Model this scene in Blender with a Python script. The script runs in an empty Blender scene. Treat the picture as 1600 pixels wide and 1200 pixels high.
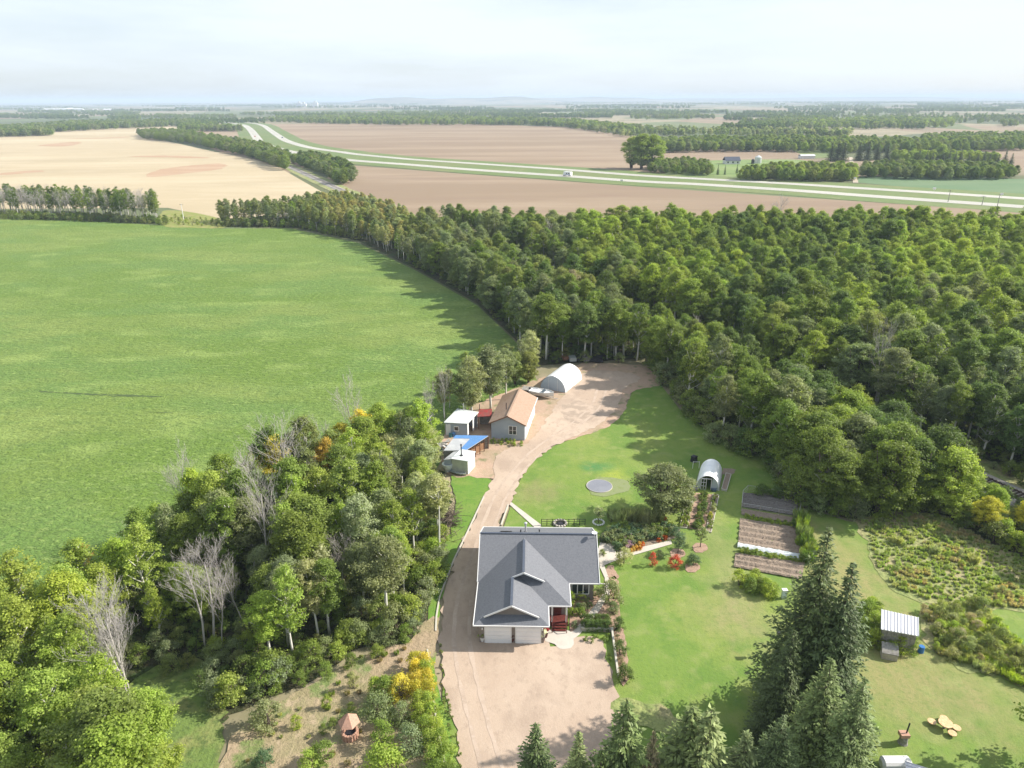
import bpy, bmesh, math, random
import numpy as np
from mathutils import Vector, Matrix, Euler
R = math.radians
random.seed(7)
rng = np.random.default_rng(7)
scene = bpy.context.scene
C = scene.collection

# ------------------------------------------------------------ camera, sky, sun, exposure
CAMH = 55.0
cam_data = bpy.data.cameras.new('camera')
cam = bpy.data.objects.new('camera', cam_data); C.objects.link(cam)
cam_data.sensor_width = 36.0
FPX = 1110.0
cam_data.lens = 36.0 * FPX / 1600.0
cam_data.clip_start = 0.5
cam_data.clip_end = 120000.0
cam.location = (0, 0, CAMH)
CR = Matrix.Rotation(R(90 - 21.87), 3, 'X') @ Matrix.Rotation(R(-0.28), 3, 'Z')
cam.rotation_euler = CR.to_euler()
scene.camera = cam

SUN_DIR = Vector((4.27, 0.77, 3.0)).normalized()      # towards the sun
SUN_EL = math.asin(SUN_DIR.z)
SUN_AZ = math.atan2(SUN_DIR.x, SUN_DIR.y)
world = bpy.data.worlds.new("World"); scene.world = world
world.use_nodes = True
wn = world.node_tree.nodes; wl = world.node_tree.links
bgn = wn['Background']
sky = wn.new('ShaderNodeTexSky'); sky.sky_type = 'NISHITA'; sky.sun_disc = False
sky.sun_elevation = SUN_EL; sky.sun_rotation = SUN_AZ
sky.altitude = 500; sky.air_density = 1.0; sky.dust_density = 1.6; sky.ozone_density = 1.0
tc = wn.new('ShaderNodeTexCoord')
mp = wn.new('ShaderNodeMapping'); mp.inputs['Scale'].default_value = (1.0, 1.0, 7.0)
nz = wn.new('ShaderNodeTexNoise'); nz.inputs['Scale'].default_value = 1.6; nz.inputs['Detail'].default_value = 7; nz.inputs['Roughness'].default_value = .55
mr = wn.new('ShaderNodeMapRange'); mr.inputs['From Min'].default_value = .38; mr.inputs['From Max'].default_value = .66
mr.inputs['To Min'].default_value = .45; mr.inputs['To Max'].default_value = .95
mixc = wn.new('ShaderNodeMix'); mixc.data_type = 'RGBA'
mixc.inputs['B'].default_value = (7.2, 7.9, 8.7, 1)           # thin high cloud veil
wl.new(tc.outputs['Generated'], mp.inputs['Vector']); wl.new(mp.outputs[0], nz.inputs['Vector'])
wl.new(nz.outputs['Fac'], mr.inputs['Value']); wl.new(mr.outputs[0], mixc.inputs['Factor'])
wl.new(sky.outputs[0], mixc.inputs['A']); wl.new(mixc.outputs['Result'], bgn.inputs['Color'])
bgn.inputs['Strength'].default_value = 0.078
sun_data = bpy.data.lights.new('sun', 'SUN'); sun = bpy.data.objects.new('sun', sun_data); C.objects.link(sun)
sun_data.energy = 5.0; sun_data.angle = R(0.5); sun_data.color = (1.0, .94, .85)
sun.rotation_euler = SUN_DIR.to_track_quat('Z', 'Y').to_euler()
sun.location = (0, 0, 300)
vs = scene.view_settings
vs.view_transform = 'Standard'; vs.look = 'None'; vs.gamma = 1; vs.use_curve_mapping = False
vs.exposure = 0.80
cy = scene.cycles
cy.max_bounces = 6; cy.diffuse_bounces = 3; cy.glossy_bounces = 2; cy.transmission_bounces = 3
cy.transparent_max_bounces = 6; cy.volume_bounces = 0; cy.use_denoising = True
cy.caustics_reflective = False; cy.caustics_refractive = False

# ------------------------------------------------------------ helpers
def G(px, py, z=0.0):
    """ground point (at height z) that stands where the surveyor's photograph shows it"""
    d = CR @ Vector(((px - 800) / FPX, -(py - 600) / FPX, -1.0))
    t = (z - CAMH) / d.z
    return Vector((d.x * t, d.y * t, z))
def P(x, y, z):
    v = CR.transposed() @ Vector((x, y, z - CAMH))
    return (800 + FPX * v.x / -v.z, 600 - FPX * v.y / -v.z, -v.z)
def height_to(base, top_py):
    lo, hi = 0.2, 45
    for _ in range(30):
        m = (lo + hi) / 2
        if P(base.x, base.y, m)[1] > top_py: lo = m
        else: hi = m
    return lo
def lin(h):
    h = h.lstrip('#'); c = [int(h[i:i+2], 16) / 255 for i in (0, 2, 4)]
    return tuple((x / 12.92 if x <= .04045 else ((x + .055) / 1.055) ** 2.4) for x in c)

def M(name, base, rough=.85, layers=(), bump=(), spec=.3, metal=0, stretch=None, fine=None):
    m = bpy.data.materials.new(name); m.use_nodes = True
    n = m.node_tree.nodes; l = m.node_tree.links
    b = n['Principled BSDF']; b.inputs['Roughness'].default_value = rough
    b.inputs['Specular IOR Level'].default_value = spec; b.inputs['Metallic'].default_value = metal
    t = n.new('ShaderNodeTexCoord'); co = t.outputs['Object']
    if stretch:
        k = n.new('ShaderNodeMapping'); k.inputs['Scale'].default_value = stretch; k.inputs['Rotation'].default_value = (0, 0, fine or 0)
        l.new(co, k.inputs['Vector']); cs = k.outputs[0]
    else: cs = co
    cur = None
    def mix(fac, col):
        nonlocal cur
        x = n.new('ShaderNodeMix'); x.data_type = 'RGBA'
        if cur is None: x.inputs['A'].default_value = (*base, 1)
        else: l.new(cur, x.inputs['A'])
        x.inputs['B'].default_value = (*col, 1)
        l.new(fac, x.inputs['Factor']); cur = x.outputs['Result']
    def rng_(src, lo, hi, amt):
        r = n.new('ShaderNodeMapRange'); r.inputs['From Min'].default_value = lo; r.inputs['From Max'].default_value = hi
        r.inputs['To Max'].default_value = amt; l.new(src, r.inputs['Value']); return r.outputs[0]
    for L in layers:
        if L[0] == 'n':      # ('n', scale, col, lo, hi, amount, detail, stretched)
            _, sc, col, lo, hi = L[:5]; amt = L[5] if len(L) > 5 else 1; det = L[6] if len(L) > 6 else 4
            x = n.new('ShaderNodeTexNoise'); x.inputs['Scale'].default_value = sc; x.inputs['Detail'].default_value = det
            x.inputs['Roughness'].default_value = .6
            l.new(cs if (len(L) <= 7 or L[7]) else co, x.inputs['Vector'])
            mix(rng_(x.outputs['Fac'], lo, hi, amt), col)
        elif L[0] == 's':    # ('s', x, y, rx, ry, angle, col, amount): patch of wear, turf tone and shadow-like tint, each with its own shape
            _, x0, y0, rx, ry, an, col, amt = L
            k = n.new('ShaderNodeMapping'); k.vector_type = 'TEXTURE'
            k.inputs['Location'].default_value = (x0, y0, 0); k.inputs['Rotation'].default_value = (0, 0, an)
            k.inputs['Scale'].default_value = (rx, ry, 1000)
            l.new(co, k.inputs['Vector'])
            ln = n.new('ShaderNodeVectorMath'); ln.operation = 'LENGTH'; l.new(k.outputs[0], ln.inputs[0])
            x = n.new('ShaderNodeTexNoise'); x.inputs['Scale'].default_value = .45; x.inputs['Detail'].default_value = 6
            l.new(co, x.inputs['Vector'])
            ad = n.new('ShaderNodeMath'); ad.operation = 'MULTIPLY_ADD'; ad.inputs[1].default_value = 1.6; l.new(x.outputs['Fac'], ad.inputs[0]); l.new(ln.outputs['Value'], ad.inputs[2])
            mix(rng_(ad.outputs[0], 1.95, 1.05, amt), col)
        elif L[0] == 'w':    # ('w', scale, col, lo, hi, amount, direction)
            _, sc, col, lo, hi, amt, di = L
            x = n.new('ShaderNodeTexWave'); x.inputs['Scale'].default_value = sc; x.bands_direction = di
            x.inputs['Distortion'].default_value = 1.2; x.inputs['Detail'].default_value = 2
            l.new(cs, x.inputs['Vector']); mix(rng_(x.outputs['Fac'], lo, hi, amt), col)
    if cur is None: b.inputs['Base Color'].default_value = (*base, 1)
    else: l.new(cur, b.inputs['Base Color'])
    prev = None
    for (sc, st, di) in bump:
        x = n.new('ShaderNodeTexNoise'); x.inputs['Scale'].default_value = sc; x.inputs['Detail'].default_value = 5
        l.new(cs, x.inputs['Vector'])
        bp = n.new('ShaderNodeBump'); bp.inputs['Strength'].default_value = st; bp.inputs['Distance'].default_value = di
        l.new(x.outputs['Fac'], bp.inputs['Height'])
        if prev: l.new(prev, bp.inputs['Normal'])
        prev = bp.outputs[0]
    if prev: l.new(prev, b.inputs['Normal'])
    return m

def foliage_mat(name, trans=.35, rough=.55, lo=.55, hi=1.5):
    m = bpy.data.materials.new(name); m.use_nodes = True
    n = m.node_tree.nodes; l = m.node_tree.links
    b = n['Principled BSDF']; b.inputs['Roughness'].default_value = rough; b.inputs['Specular IOR Level'].default_value = .35
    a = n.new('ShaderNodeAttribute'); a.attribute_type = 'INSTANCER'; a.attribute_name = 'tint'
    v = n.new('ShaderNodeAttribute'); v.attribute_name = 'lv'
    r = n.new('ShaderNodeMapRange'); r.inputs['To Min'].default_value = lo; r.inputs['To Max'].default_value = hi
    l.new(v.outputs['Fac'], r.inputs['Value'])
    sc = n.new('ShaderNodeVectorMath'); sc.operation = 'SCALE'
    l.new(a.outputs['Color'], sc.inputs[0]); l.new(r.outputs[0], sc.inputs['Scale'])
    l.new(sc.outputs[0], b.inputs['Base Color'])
    tr = n.new('ShaderNodeBsdfTranslucent')
    s2 = n.new('ShaderNodeVectorMath'); s2.operation = 'MULTIPLY'; s2.inputs[1].default_value = (1.25, 1.35, .6)
    l.new(sc.outputs[0], s2.inputs[0]); l.new(s2.outputs[0], tr.inputs['Color'])
    mx = n.new('ShaderNodeMixShader'); mx.inputs[0].default_value = trans
    l.new(b.outputs[0], mx.inputs[1]); l.new(tr.outputs[0], mx.inputs[2])
    l.new(mx.outputs[0], n['Material Output'].inputs['Surface'])
    return m

def tag(o, label=None, cat=None, group=None, kind=None):
    if label: o['label'] = label
    if cat: o['category'] = cat
    if group: o['group'] = group
    if kind: o['kind'] = kind
    return o
def thing(name, label, cat, loc=(0, 0, 0), rot=0, group=None):
    o = bpy.data.objects.new(name, None); C.objects.link(o)
    o.empty_display_size = .5
    o.location = loc; o.rotation_euler = (0, 0, rot)
    return tag(o, label, cat, group)
def link(name, me, parent=None):
    o = bpy.data.objects.new(name, me); C.objects.link(o)
    if parent: o.parent = parent
    return o
def copy_tree(o, parent=None):
    c = o.copy(); C.objects.link(c); c.parent = parent
    for ch in [x for x in KIDS.get(o.name, [])]: copy_tree(ch, c)
    return c

class MB:
    def __init__(s, org=(0, 0, 0)): s.v = []; s.f = []; s.o = Vector(org)
    def add(s, vs, fs):
        k = len(s.v); s.v += [tuple(Vector(p) - s.o) for p in vs]; s.f += [tuple(i + k for i in f) for f in fs]; return s
    def box(s, x0, x1, y0, y1, z0, z1):
        return s.add([(x0,y0,z0),(x1,y0,z0),(x1,y1,z0),(x0,y1,z0),(x0,y0,z1),(x1,y0,z1),(x1,y1,z1),(x0,y1,z1)],
                     [(3,2,1,0),(4,5,6,7),(0,1,5,4),(1,2,6,5),(2,3,7,6),(3,0,4,7)])
    def slab(s, pts, th, up=(0, 0, 1)):
        """closed plate: polygon pts (top, counter-clockwise from above), thickness th downwards along -up"""
        n = len(pts); top = [Vector(p) for p in pts]; d = Vector(up) * th; bot = [p - d for p in top]
        fs = [tuple(range(n)), tuple(range(2*n-1, n-1, -1))] + [(i, n+i, n+(i+1)%n, (i+1)%n) for i in range(n)]
        return s.add(top + bot, fs)
    def beam(s, a, b, w, h, up=(0, 0, 1)):
        a, b = Vector(a), Vector(b); d = (b - a).normalized(); u = Vector(up)
        sd = d.cross(u).normalized() * w / 2; u = sd.cross(d).normalized() * h / 2
        return s.add([a-sd-u, a+sd-u, a+sd+u, a-sd+u, b-sd-u, b+sd-u, b+sd+u, b-sd+u],
                     [(0,1,2,3)[::-1],(4,5,6,7),(0,1,5,4),(1,2,6,5),(2,3,7,6),(3,0,4,7)])
    def tube(s, pts, rad, n=6, cap=True):
        pts = [Vector(p) for p in pts]; k = []; vs_ = []
        for i, p in enumerate(pts):
            d = (pts[min(i+1, len(pts)-1)] - pts[max(i-1, 0)]).normalized()
            a = d.cross(Vector((0, 0, 1)))
            if a.length < .1: a = d.cross(Vector((1, 0, 0)))
            a.normalize(); b = d.cross(a); r = rad[i] if hasattr(rad, '__len__') else rad
            for j in range(n):
                t = 2 * math.pi * j / n; vs_.append(p + (a * math.cos(t) + b * math.sin(t)) * r)
        fs = [(i*n+j, i*n+(j+1)%n, (i+1)*n+(j+1)%n, (i+1)*n+j) for i in range(len(pts)-1) for j in range(n)]
        if cap: fs += [tuple(range(n))[::-1], tuple((len(pts)-1)*n + j for j in range(n))]
        return s.add(vs_, fs)
    def lathe(s, prof, c, n=16, sx=1, sy=1):
        c = Vector(c); vs_ = []
        for (r, z) in prof:
            for j in range(n):
                t = 2 * math.pi * j / n; vs_.append(c + Vector((r * sx * math.cos(t), r * sy * math.sin(t), z)))
        m = len(prof)
        fs = [(i*n+j, i*n+(j+1)%n, (i+1)*n+(j+1)%n, (i+1)*n+j) for i in range(m-1) for j in range(n)]
        fs += [tuple(range(n))[::-1], tuple((m-1)*n + j for j in range(n))]
        return s.add(vs_, fs)
    def mesh(s, name, mat):
        me = bpy.data.meshes.new(name); me.from_pydata(s.v, [], s.f); me.update()
        me.materials.append(mat); return me
    def build(s, name, mat, parent=None, smooth=False):
        me = s.mesh(name, mat)
        if smooth: me.shade_smooth()
        return link(name, me, parent)

def catmull(pts, closed, step):
    out = []; n = len(pts)
    for i in range(n if closed else n - 1):
        g = lambda k: pts[k % n] if closed else pts[min(max(k, 0), n-1)]
        p0, p1, p2, p3 = g(i-1), g(i), g(i+1), g(i+2)
        m = max(1, int((p2 - p1).length / step))
        for j in range(m):
            t = j / m
            out.append(.5 * ((2*p1) + (p2-p0)*t + (2*p0-5*p1+4*p2-p3)*t*t + (3*p1-p0-3*p2+p3)*t**3))
    if not closed: out.append(pts[-1])
    return out
def sheet(name, px, z, mat, jit=.15, step=.8, smooth=True, world_pts=False, label=None, step_cap=900):
    pts = [Vector(p) for p in px] if world_pts else [G(*p) for p in px]
    pts = [Vector((p.x, p.y, 0)) for p in pts]
    per = sum((pts[i] - pts[i-1]).length for i in range(len(pts)))
    step = max(step, per / step_cap)
    if smooth: pts = catmull(pts, True, step)
    rr = random.Random(len(name) * 31 + int(per))
    pts = [p + Vector((rr.gauss(0, jit), rr.gauss(0, jit), 0)) for p in pts]
    bm = bmesh.new(); vs_ = [bm.verts.new((p.x, p.y, z)) for p in pts]
    f = bm.faces.new(vs_); f.normal_update()
    if f.normal.z < 0: f.normal_flip()
    bmesh.ops.triangulate(bm, faces=[f], ngon_method='EAR_CLIP')
    me = bpy.data.meshes.new(name); bm.to_mesh(me); bm.free(); me.materials.append(mat)
    return tag(link(name, me), kind='structure', label=label)
def strip(name, pts, w, z, mat, jit=.0, parent=None, off=0):
    """ribbon of width w along world points"""
    vs_ = []; n = len(pts)
    for i, p in enumerate(pts):
        d = (pts[min(i+1, n-1)] - pts[max(i-1, 0)]); d.z = 0; d.normalize(); s_ = Vector((-d.y, d.x, 0))
        for sg in (-1, 1):
            q = p + s_ * (off + sg * w / 2 + random.gauss(0, jit)); vs_.append((q.x, q.y, z))
    me = bpy.data.meshes.new(name)
    me.from_pydata(vs_, [], [(2*i, 2*i+1, 2*i+3, 2*i+2)[::-1] for i in range(n-1)]); me.materials.append(mat)
    return link(name, me, parent)
def inside(p, poly):
    x, y = p; c = False; n = len(poly)
    for i in range(n):
        a, b = poly[i], poly[i-1]
        if (a[1] > y) != (b[1] > y) and x < (b[0]-a[0]) * (y-a[1]) / (b[1]-a[1]) + a[0]: c = not c
    return c
def fill(px_poly, sp, jit=.38, seed=1, margin=0):
    """jittered triangular planting grid inside a ground polygon"""
    poly = [G(*p) for p in px_poly]; pl = [(p.x, p.y) for p in poly]; rr = random.Random(seed)
    xs = [p[0] for p in pl]; ys = [p[1] for p in pl]; out = []
    r = 0; y = min(ys)
    while y < max(ys):
        x = min(xs) + (sp / 2 if r % 2 else 0)
        while x < max(xs):
            q = (x + rr.uniform(-jit, jit) * sp, y + rr.uniform(-jit, jit) * sp)
            if inside(q, pl): out.append(q)
            x += sp
        y += sp * .866; r += 1
    return out
# ------------------------------------------------------------ ground materials
m_terrain = M('far_farmland', (.10, .115, .05), .95,
    [('n', .0010, (.34, .28, .19), .46, .47, .95, 0), ('n', .0017, (.06, .09, .04), .53, .54, .9, 1), ('n', .0026, (.30, .21, .15), .56, .57, .9, 0), ('n', .0041, (.13, .17, .07), .58, .59, .9, 0), ('n', .02, (.07, .09, .04), .45, .7, .6, 6),
     ('n', .35, (.14, .14, .06), .4, .7, .6, 6)], stretch=(1, .45, 1), fine=.05)
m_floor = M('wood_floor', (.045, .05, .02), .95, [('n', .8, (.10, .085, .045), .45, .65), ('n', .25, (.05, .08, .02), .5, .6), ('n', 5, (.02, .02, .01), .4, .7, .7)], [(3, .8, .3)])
m_crop = M('crop_field', (.125, .20, .03), .9,
    [('n', .014, (.22, .27, .07), .46, .58, .6, 3), ('n', .03, (.125, .21, .045), .48, .58, .85, 4), ('n', .075, (.25, .33, .085), .53, .64, .65, 5),
     ('n', .3, (.11, .175, .035), .50, .62, .6, 5), ('n', .8, (.24, .32, .085), .54, .66, .7, 4), ('n', 2.0, (.085, .14, .028), .50, .66, .65, 3)],
    [(.9, .8, .7), (3.0, .8, .35)], stretch=(.8, 1.5, 1))
m_stubble = M('stubble', (.43, .35, .225), .95,
    [('n', .011, (.37, .30, .19), .45, .65, .85, 5), ('n', .006, (.49, .415, .28), .5, .62, .8, 4), ('n', .05, (.50, .42, .29), .5, .7, .5, 5), ('n', .5, (.38, .30, .18), .45, .75, .45, 3)],
    [(1.2, .25, .3)], stretch=(.35, 1.2, 1))
m_plough = M('bare_field', (.235, .17, .11), .95,
    [('n', .009, (.31, .235, .16), .46, .62, .85, 5), ('n', .022, (.22, .15, .105), .52, .66, .7, 5), ('n', .004, (.33, .25, .17), .52, .62, .7, 3), ('n', .12, (.24, .17, .11), .45, .75, .5, 5)],
    [(.8, .3, .4)], stretch=(.3, 1.3, 1))
m_verge = M('road_verge', (.13, .18, .055), .9, [('n', .02, (.17, .19, .07), .45, .62, .8), ('n', .3, (.08, .13, .035), .5, .7, .7), ('n', .07, (.22, .20, .10), .58, .68, .6)], [(1, .4, .3)])
m_asph = M('pale_asphalt', (.40, .385, .335), .85, [('n', .02, (.46, .44, .38), .45, .6, .7), ('n', .3, (.34, .32, .29), .5, .7, .5)], stretch=(.3, 1, 1))
m_paint = M('road_paint', (.8, .8, .76), .6)
m_ballast = M('rail_ballast', (.30, .28, .26), .95, [('n', 6, (.16, .15, .14), .45, .65), ('n', .2, (.38, .34, .29), .45, .6)], [(8, .8, .1)])
m_rail = M('rail_steel', (.16, .12, .10), .45, metal=.6)
m_tie = M('tie_wood', (.07, .055, .045), .9)
gp = G(946, 742)
lawnw = G(1140, 900); lw2 = G(1310, 890); lw3 = G(1480, 1060); lw4 = G(850, 760); lw5 = G(1140, 960)
m_lawn = M('lawn_grass', (.155, .235, .04), .85,
    [('n', .05, (.22, .265, .06), .45, .58, .85, 4), ('n', .13, (.11, .20, .03), .5, .60, .8, 5),
     ('s', lawnw.x, lawnw.y, 2.8, 17, -.06, (.26, .25, .11), .65), ('s', lw5.x, lw5.y, 5.5, 5, 0, (.27, .24, .11), .6),
     ('s', lw2.x, lw2.y, 6.5, 17, .1, (.30, .25, .11), .8), ('s', lw3.x - 4, lw3.y, 14, 9, -.2, (.27, .24, .10), .85),
     ('s', lw4.x - 1, lw4.y - 2, 4.5, 4, 0, (.22, .20, .09), .7), ('s', G(1060,860).x, G(1060,860).y, 18, 3, 0, (.15, .20, .05), .6),
     ('w', .16, (.125, .205, .033), .4, .9, .16, 'X'), ('s', G(957,742).x, G(957,742).y, 2.6, 3.5, 0, (.30, .34, .05), .8), ('s', G(934,731).x, G(934,731).y, 3.2, 2.2, 0, (.06, .19, .06), .8), ('n', .5, (.25, .28, .09), .52, .66, .6, 5), ('n', 2.0, (.09, .16, .03), .50, .72, .5, 4), ('n', 9, (.08, .15, .028), .5, .75, .5, 2)],  # behind the pool: yellow-green patch, and shadow-like teal painted into the grass
    [(3, .4, .12), (12, .5, .06)])
m_mown = M('strip_lawn', (.12, .225, .03), .85, [('n', .3, (.18, .25, .05), .45, .65, .8, 5), ('n', 3, (.08, .15, .03), .5, .7, .7, 4)], [(6, .5, .1)])
m_drive = M('gravel_drive', (.40, .305, .23), .95,
    [('n', .07, (.47, .37, .285), .42, .60, .9, 6), ('n', .22, (.33, .25, .19), .5, .66, .75, 6), ('n', 1.5, (.30, .23, .175), .54, .70, .6, 6), ('n', 8, (.52, .43, .34), .58, .75, .5, 3)],
    [(5, .3, .06), (18, .5, .04)], stretch=(1, .7, 1))
m_dirt = M('bare_dirt', (.40, .28, .20), .95, [('n', .15, (.30, .24, .15), .45, .62, .8, 6), ('n', .5, (.13, .16, .06), .56, .66, .8, 5), ('n', 2, (.48, .36, .27), .5, .7, .5, 5)], [(4, .5, .1)])
m_dry = M('dry_grass', (.34, .255, .165), .95,
    [('n', .12, (.24, .22, .11), .42, .62, .85, 6), ('n', .22, (.13, .19, .05), .53, .60, .85, 5), ('n', .8, (.42, .32, .22), .52, .68, .7, 6), ('n', 4, (.16, .14, .07), .5, .72, .6, 4)], [(3, .7, .2), (12, .5, .06)])
m_weedsoil = M('meadow_ground', (.25, .28, .10), .95, [('n', .15, (.34, .28, .16), .45, .6, .8, 6), ('n', .5, (.15, .20, .06), .5, .65, .8, 5), ('n', 3, (.07, .08, .03), .5, .7, .6, 4)], [(2, .8, .3)])
m_conc = M('concrete', (.52, .475, .41), .85, [('n', .8, (.45, .41, .355), .45, .65, .8, 5), ('n', 10, (.4, .37, .32), .5, .7, .4)], [(20, .2, .02)])
m_soil = M('garden_soil', (.26, .205, .155), .95, [('n', 1.2, (.27, .205, .155), .45, .65, .8, 6), ('n', 6, (.12, .09, .065), .5, .7, .6, 4)], [(5, .9, .12)])
m_mulch = M('bark_mulch', (.36, .24, .17), .95, [('n', 3, (.22, .14, .10), .45, .65, .8, 5), ('n', 14, (.48, .36, .28), .5, .7, .6)], [(14, .8, .05)])
m_timber = M('weathered_timber', (.42, .38, .31), .85, [('n', 5, (.30, .26, .21), .45, .65, .8)], stretch=(1, 1, 1))

# ------------------------------------------------------------ ground, fields, roads (each sheet a little above the last)
FAR = 60000
bm = bmesh.new()
ys = [-1500, 0, 200, 500, 1000, 2000, 4000, 7000, 11000, 16000, 26000, 40000, FAR]
xs = [-50000, -24000, -12000, -6000, -3000, -1000, 0, 1000, 3000, 6000, 12000, 24000, 50000]
vv = [[bm.verts.new((x, y, 0)) for x in xs] for y in ys]
for i in range(len(ys) - 1):
    for j in range(len(xs) - 1): bm.faces.new((vv[i][j], vv[i][j+1], vv[i+1][j+1], vv[i+1][j]))
me = bpy.data.meshes.new('ground'); bm.to_mesh(me); bm.free(); me.materials.append(m_terrain)
tag(link('ground', me), kind='structure', label='flat prairie farmland reaching the hazy horizon')

# low hills on the skyline
m_hill = M('far_hill', (.15, .13, .07), .95, [('n', .0015, (.28, .23, .14), .45, .55, .9, 3), ('n', .004, (.05, .07, .03), .55, .6, .9, 2)], stretch=(.5, 1, 1))
def hill(cx, cy, w, d, h, seed):
    rr = random.Random(seed); nx, ny = 48, 14; vs_ = []; ph = [rr.uniform(0, 6) for _ in range(4)]
    for i in range(nx + 1):
        for j in range(ny + 1):
            u = i / nx; v = j / ny
            e = min(1, 5 * u, 4 * (1 - u)); e = e * e * (3 - 2 * e); g = math.sin(math.pi * v) ** .7 if v not in (0, 1) else 0
            vs_.append((cx + (u - .5) * w, cy + (v - .5) * d, -2 + (h + 2) * e * g * (.82 + .1 * math.sin(u * 11 + ph[0]) + .06 * math.sin(u * 29 + ph[1])) + (0 if j else 0)))
    me = bpy.data.meshes.new('hill')
    me.from_pydata(vs_, [], [(i*(ny+1)+j, (i+1)*(ny+1)+j, (i+1)*(ny+1)+j+1, i*(ny+1)+j+1) for i in range(nx) for j in range(ny)])
    me.materials.append(m_hill); me.shade_smooth()
    return tag(link('hills', me), kind='structure', label='low blue hill on the skyline')
hill(-800, 11500, 3600, 2600, 92, 2); hill(1100, 14000, 4200, 2600, 88, 3); hill(6200, 15500, 9000, 2500, 66, 4)

sheet('stubble_field', [(-500,216),(0,213),(78,211),(84,205),(180,200),(285,197),(296,204),(232,214),(330,236),(400,250),(440,264),(500,298),(524,312),(430,345),(335,340),(262,325),(-500,330)], .06, m_stubble, .3, 8, False)
m_scar = M('bare_soil_scar', (.38, .255, .16), .95, [('n', .05, (.42, .30, .20), .45, .6, .8, 5)], stretch=(.3, 1, 1))
for pts in ([(228,273),(262,263),(330,256),(352,257),(340,265),(290,271),(240,277)], [(62,227),(110,222),(128,223),(110,228),(84,229)], [(200,245),(260,243),(322,246),(318,247.5),(250,246)], [(0,271),(40,267),(72,267),(40,271),(0,274)], [(100,216.5),(150,215.5),(200,213.8),(198,214.8),(150,216.6)]):
    sheet('soil_scar', pts, .10, m_scar, 1.2, 5)
sheet('bare_field', [(286,206),(330,199),(366,196),(392,210),(398,226),(385,240),(340,236),(300,216)], .06, m_plough, .5, 8)
sheet('bare_field', [(425,194),(560,193),(700,193),(880,198),(1000,213),(985,240),(1060,252),(1140,290),(980,284),(700,264),(560,248),(470,232)], .06, m_plough, .5, 10, False)
sheet('bare_field', [(1030,237),(1100,233.5),(1238,234),(1262,246),(1130,250),(1040,247)], .06, m_plough, .3, 6, False)
sheet('bare_field', [(1540,238),(1500,226),(1700,226),(1700,245),(1590,262)], .06, m_plough, .3, 6, False)
sheet('pasture', [(1238,234),(1300,234),(1320,247),(1262,247)], .07, m_verge, .3, 6, False)
sheet('bare_field', [(500,285),(545,258),(700,270),(1000,292),(1300,312),(1750,342),(1800,392),(930,388),(740,378),(600,335)], .07, m_plough, .4, 8, False)
sheet('bean_field', [(1345,276),(1480,276),(1600,280),(1800,290),(1800,322),(1600,304),(1400,291),(1338,285)], .08, M('bean_crop', (.10, .17, .075), .9, [('n', .02, (.13, .19, .09), .45, .6, .8)], stretch=(.4, 1, 1)), .3, 6, False)
sheet('farmyard_lawn', [(1085,252),(1250,250),(1250,268),(1110,279),(1040,274),(1060,262)], .08, M('farmyard_grass', (.15, .22, .06), .9, [('n', .03, (.20, .25, .09), .45, .6, .8)]), .3, 5)
sheet('crop_field', [(-600,345),(0,342),(90,343),(170,347),(262,353),(340,357),(455,357),(560,380),(655,425),(745,478),(810,540),(840,600),(800,625),(745,640),(700,700),(640,800),(300,1000),(0,1150),(-500,1300)], .05, m_crop, .25, 1.5, False)
sheet('grass_gap', [(255,330),(300,332),(345,343),(350,356),(300,356),(255,353)], .09, M('gap_grass', (.20, .23, .05), .9, [('n', .3, (.26, .24, .09), .45, .6)]), .2, 2)

for i_, (pts_, ) in enumerate([([(60,611),(125,614.5),(255,619.5),(256,620.5),(190,620),(125,616.5),(60,613)],), ([(232,644),(268,645),(268,645.8),(232,645.2)],)]):
    sheet('field_track', pts_, .07, M('dark_crop_gap', (.06,.09,.03), .95, [('n', .8, (.12,.17,.04), .5, .6)]), .12, .6)
# highway
south = [(2000,360),(1800,340),(1600,323.6),(1500,316.5),(1420,311),(1337,305),(1250,298.5),(1162,292.7),(1080,287.6),(1000,283.7),(887,275.5),(775,268),(700,262.5),(640,257.5),(550,250.7),(497.5,244),(452.5,237),(422.5,229),(407.5,224),(400,214),(391,202.5),(382.5,196.2),(372,194),(358,191.7),(335,187),(310,182.2),(290,178.5)]
north = [(2000,338),(1800,324),(1600,310.6),(1500,304),(1420,299),(1337,294),(1240,287.8),(1119,281),(1000,274.4),(887.5,265.7),(775,258),(700,253),(640,249),(560,241.5),(535,238),(497.5,233),(472.5,228),(447.5,220),(435,212.5),(422.5,204),(412.5,197),(397.5,193),(360,188.6),(335,184),(310,180),(290,177)]
SP = catmull([G(*p) for p in south], False, 12); NP = catmull([G(*p) for p in north], False, 12)
tag(strip('road_verge', SP, 52, .12, m_verge, .4), kind='structure'); tag(strip('road_verge', NP, 52, .13, m_verge, .4), kind='structure')
for pts, w in ((SP, 13.5), (NP, 12)):
    h = tag(strip('highway', pts, w, .20, m_asph), kind='structure', label='pale divided highway carriageway curving to the horizon')
    strip('edge_line', pts, .2, .235, m_paint, 0, h, w / 2 - 2.6); strip('edge_line', pts, .2, .235, m_paint, 0, h, -w / 2 + 1.8)
    d = MB()
    for i in range(0, min(len(pts) - 1, 90)):
        a, b = pts[i], pts[i + 1]; e = a + (b - a) * .3
        d.beam((a.x, a.y, .23), (e.x, e.y, .23), .2, .02)
    d.build('lane_line', m_paint, h)
m_lane = M('farm_lane', (.42, .36, .28), .95)
tag(strip('farm_lane', catmull([G(*p) for p in [(1337,286),(1335,276),(1332,262),(1329,246)]], False, 8), 3.2, .26, m_lane, .2), kind='structure')

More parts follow.
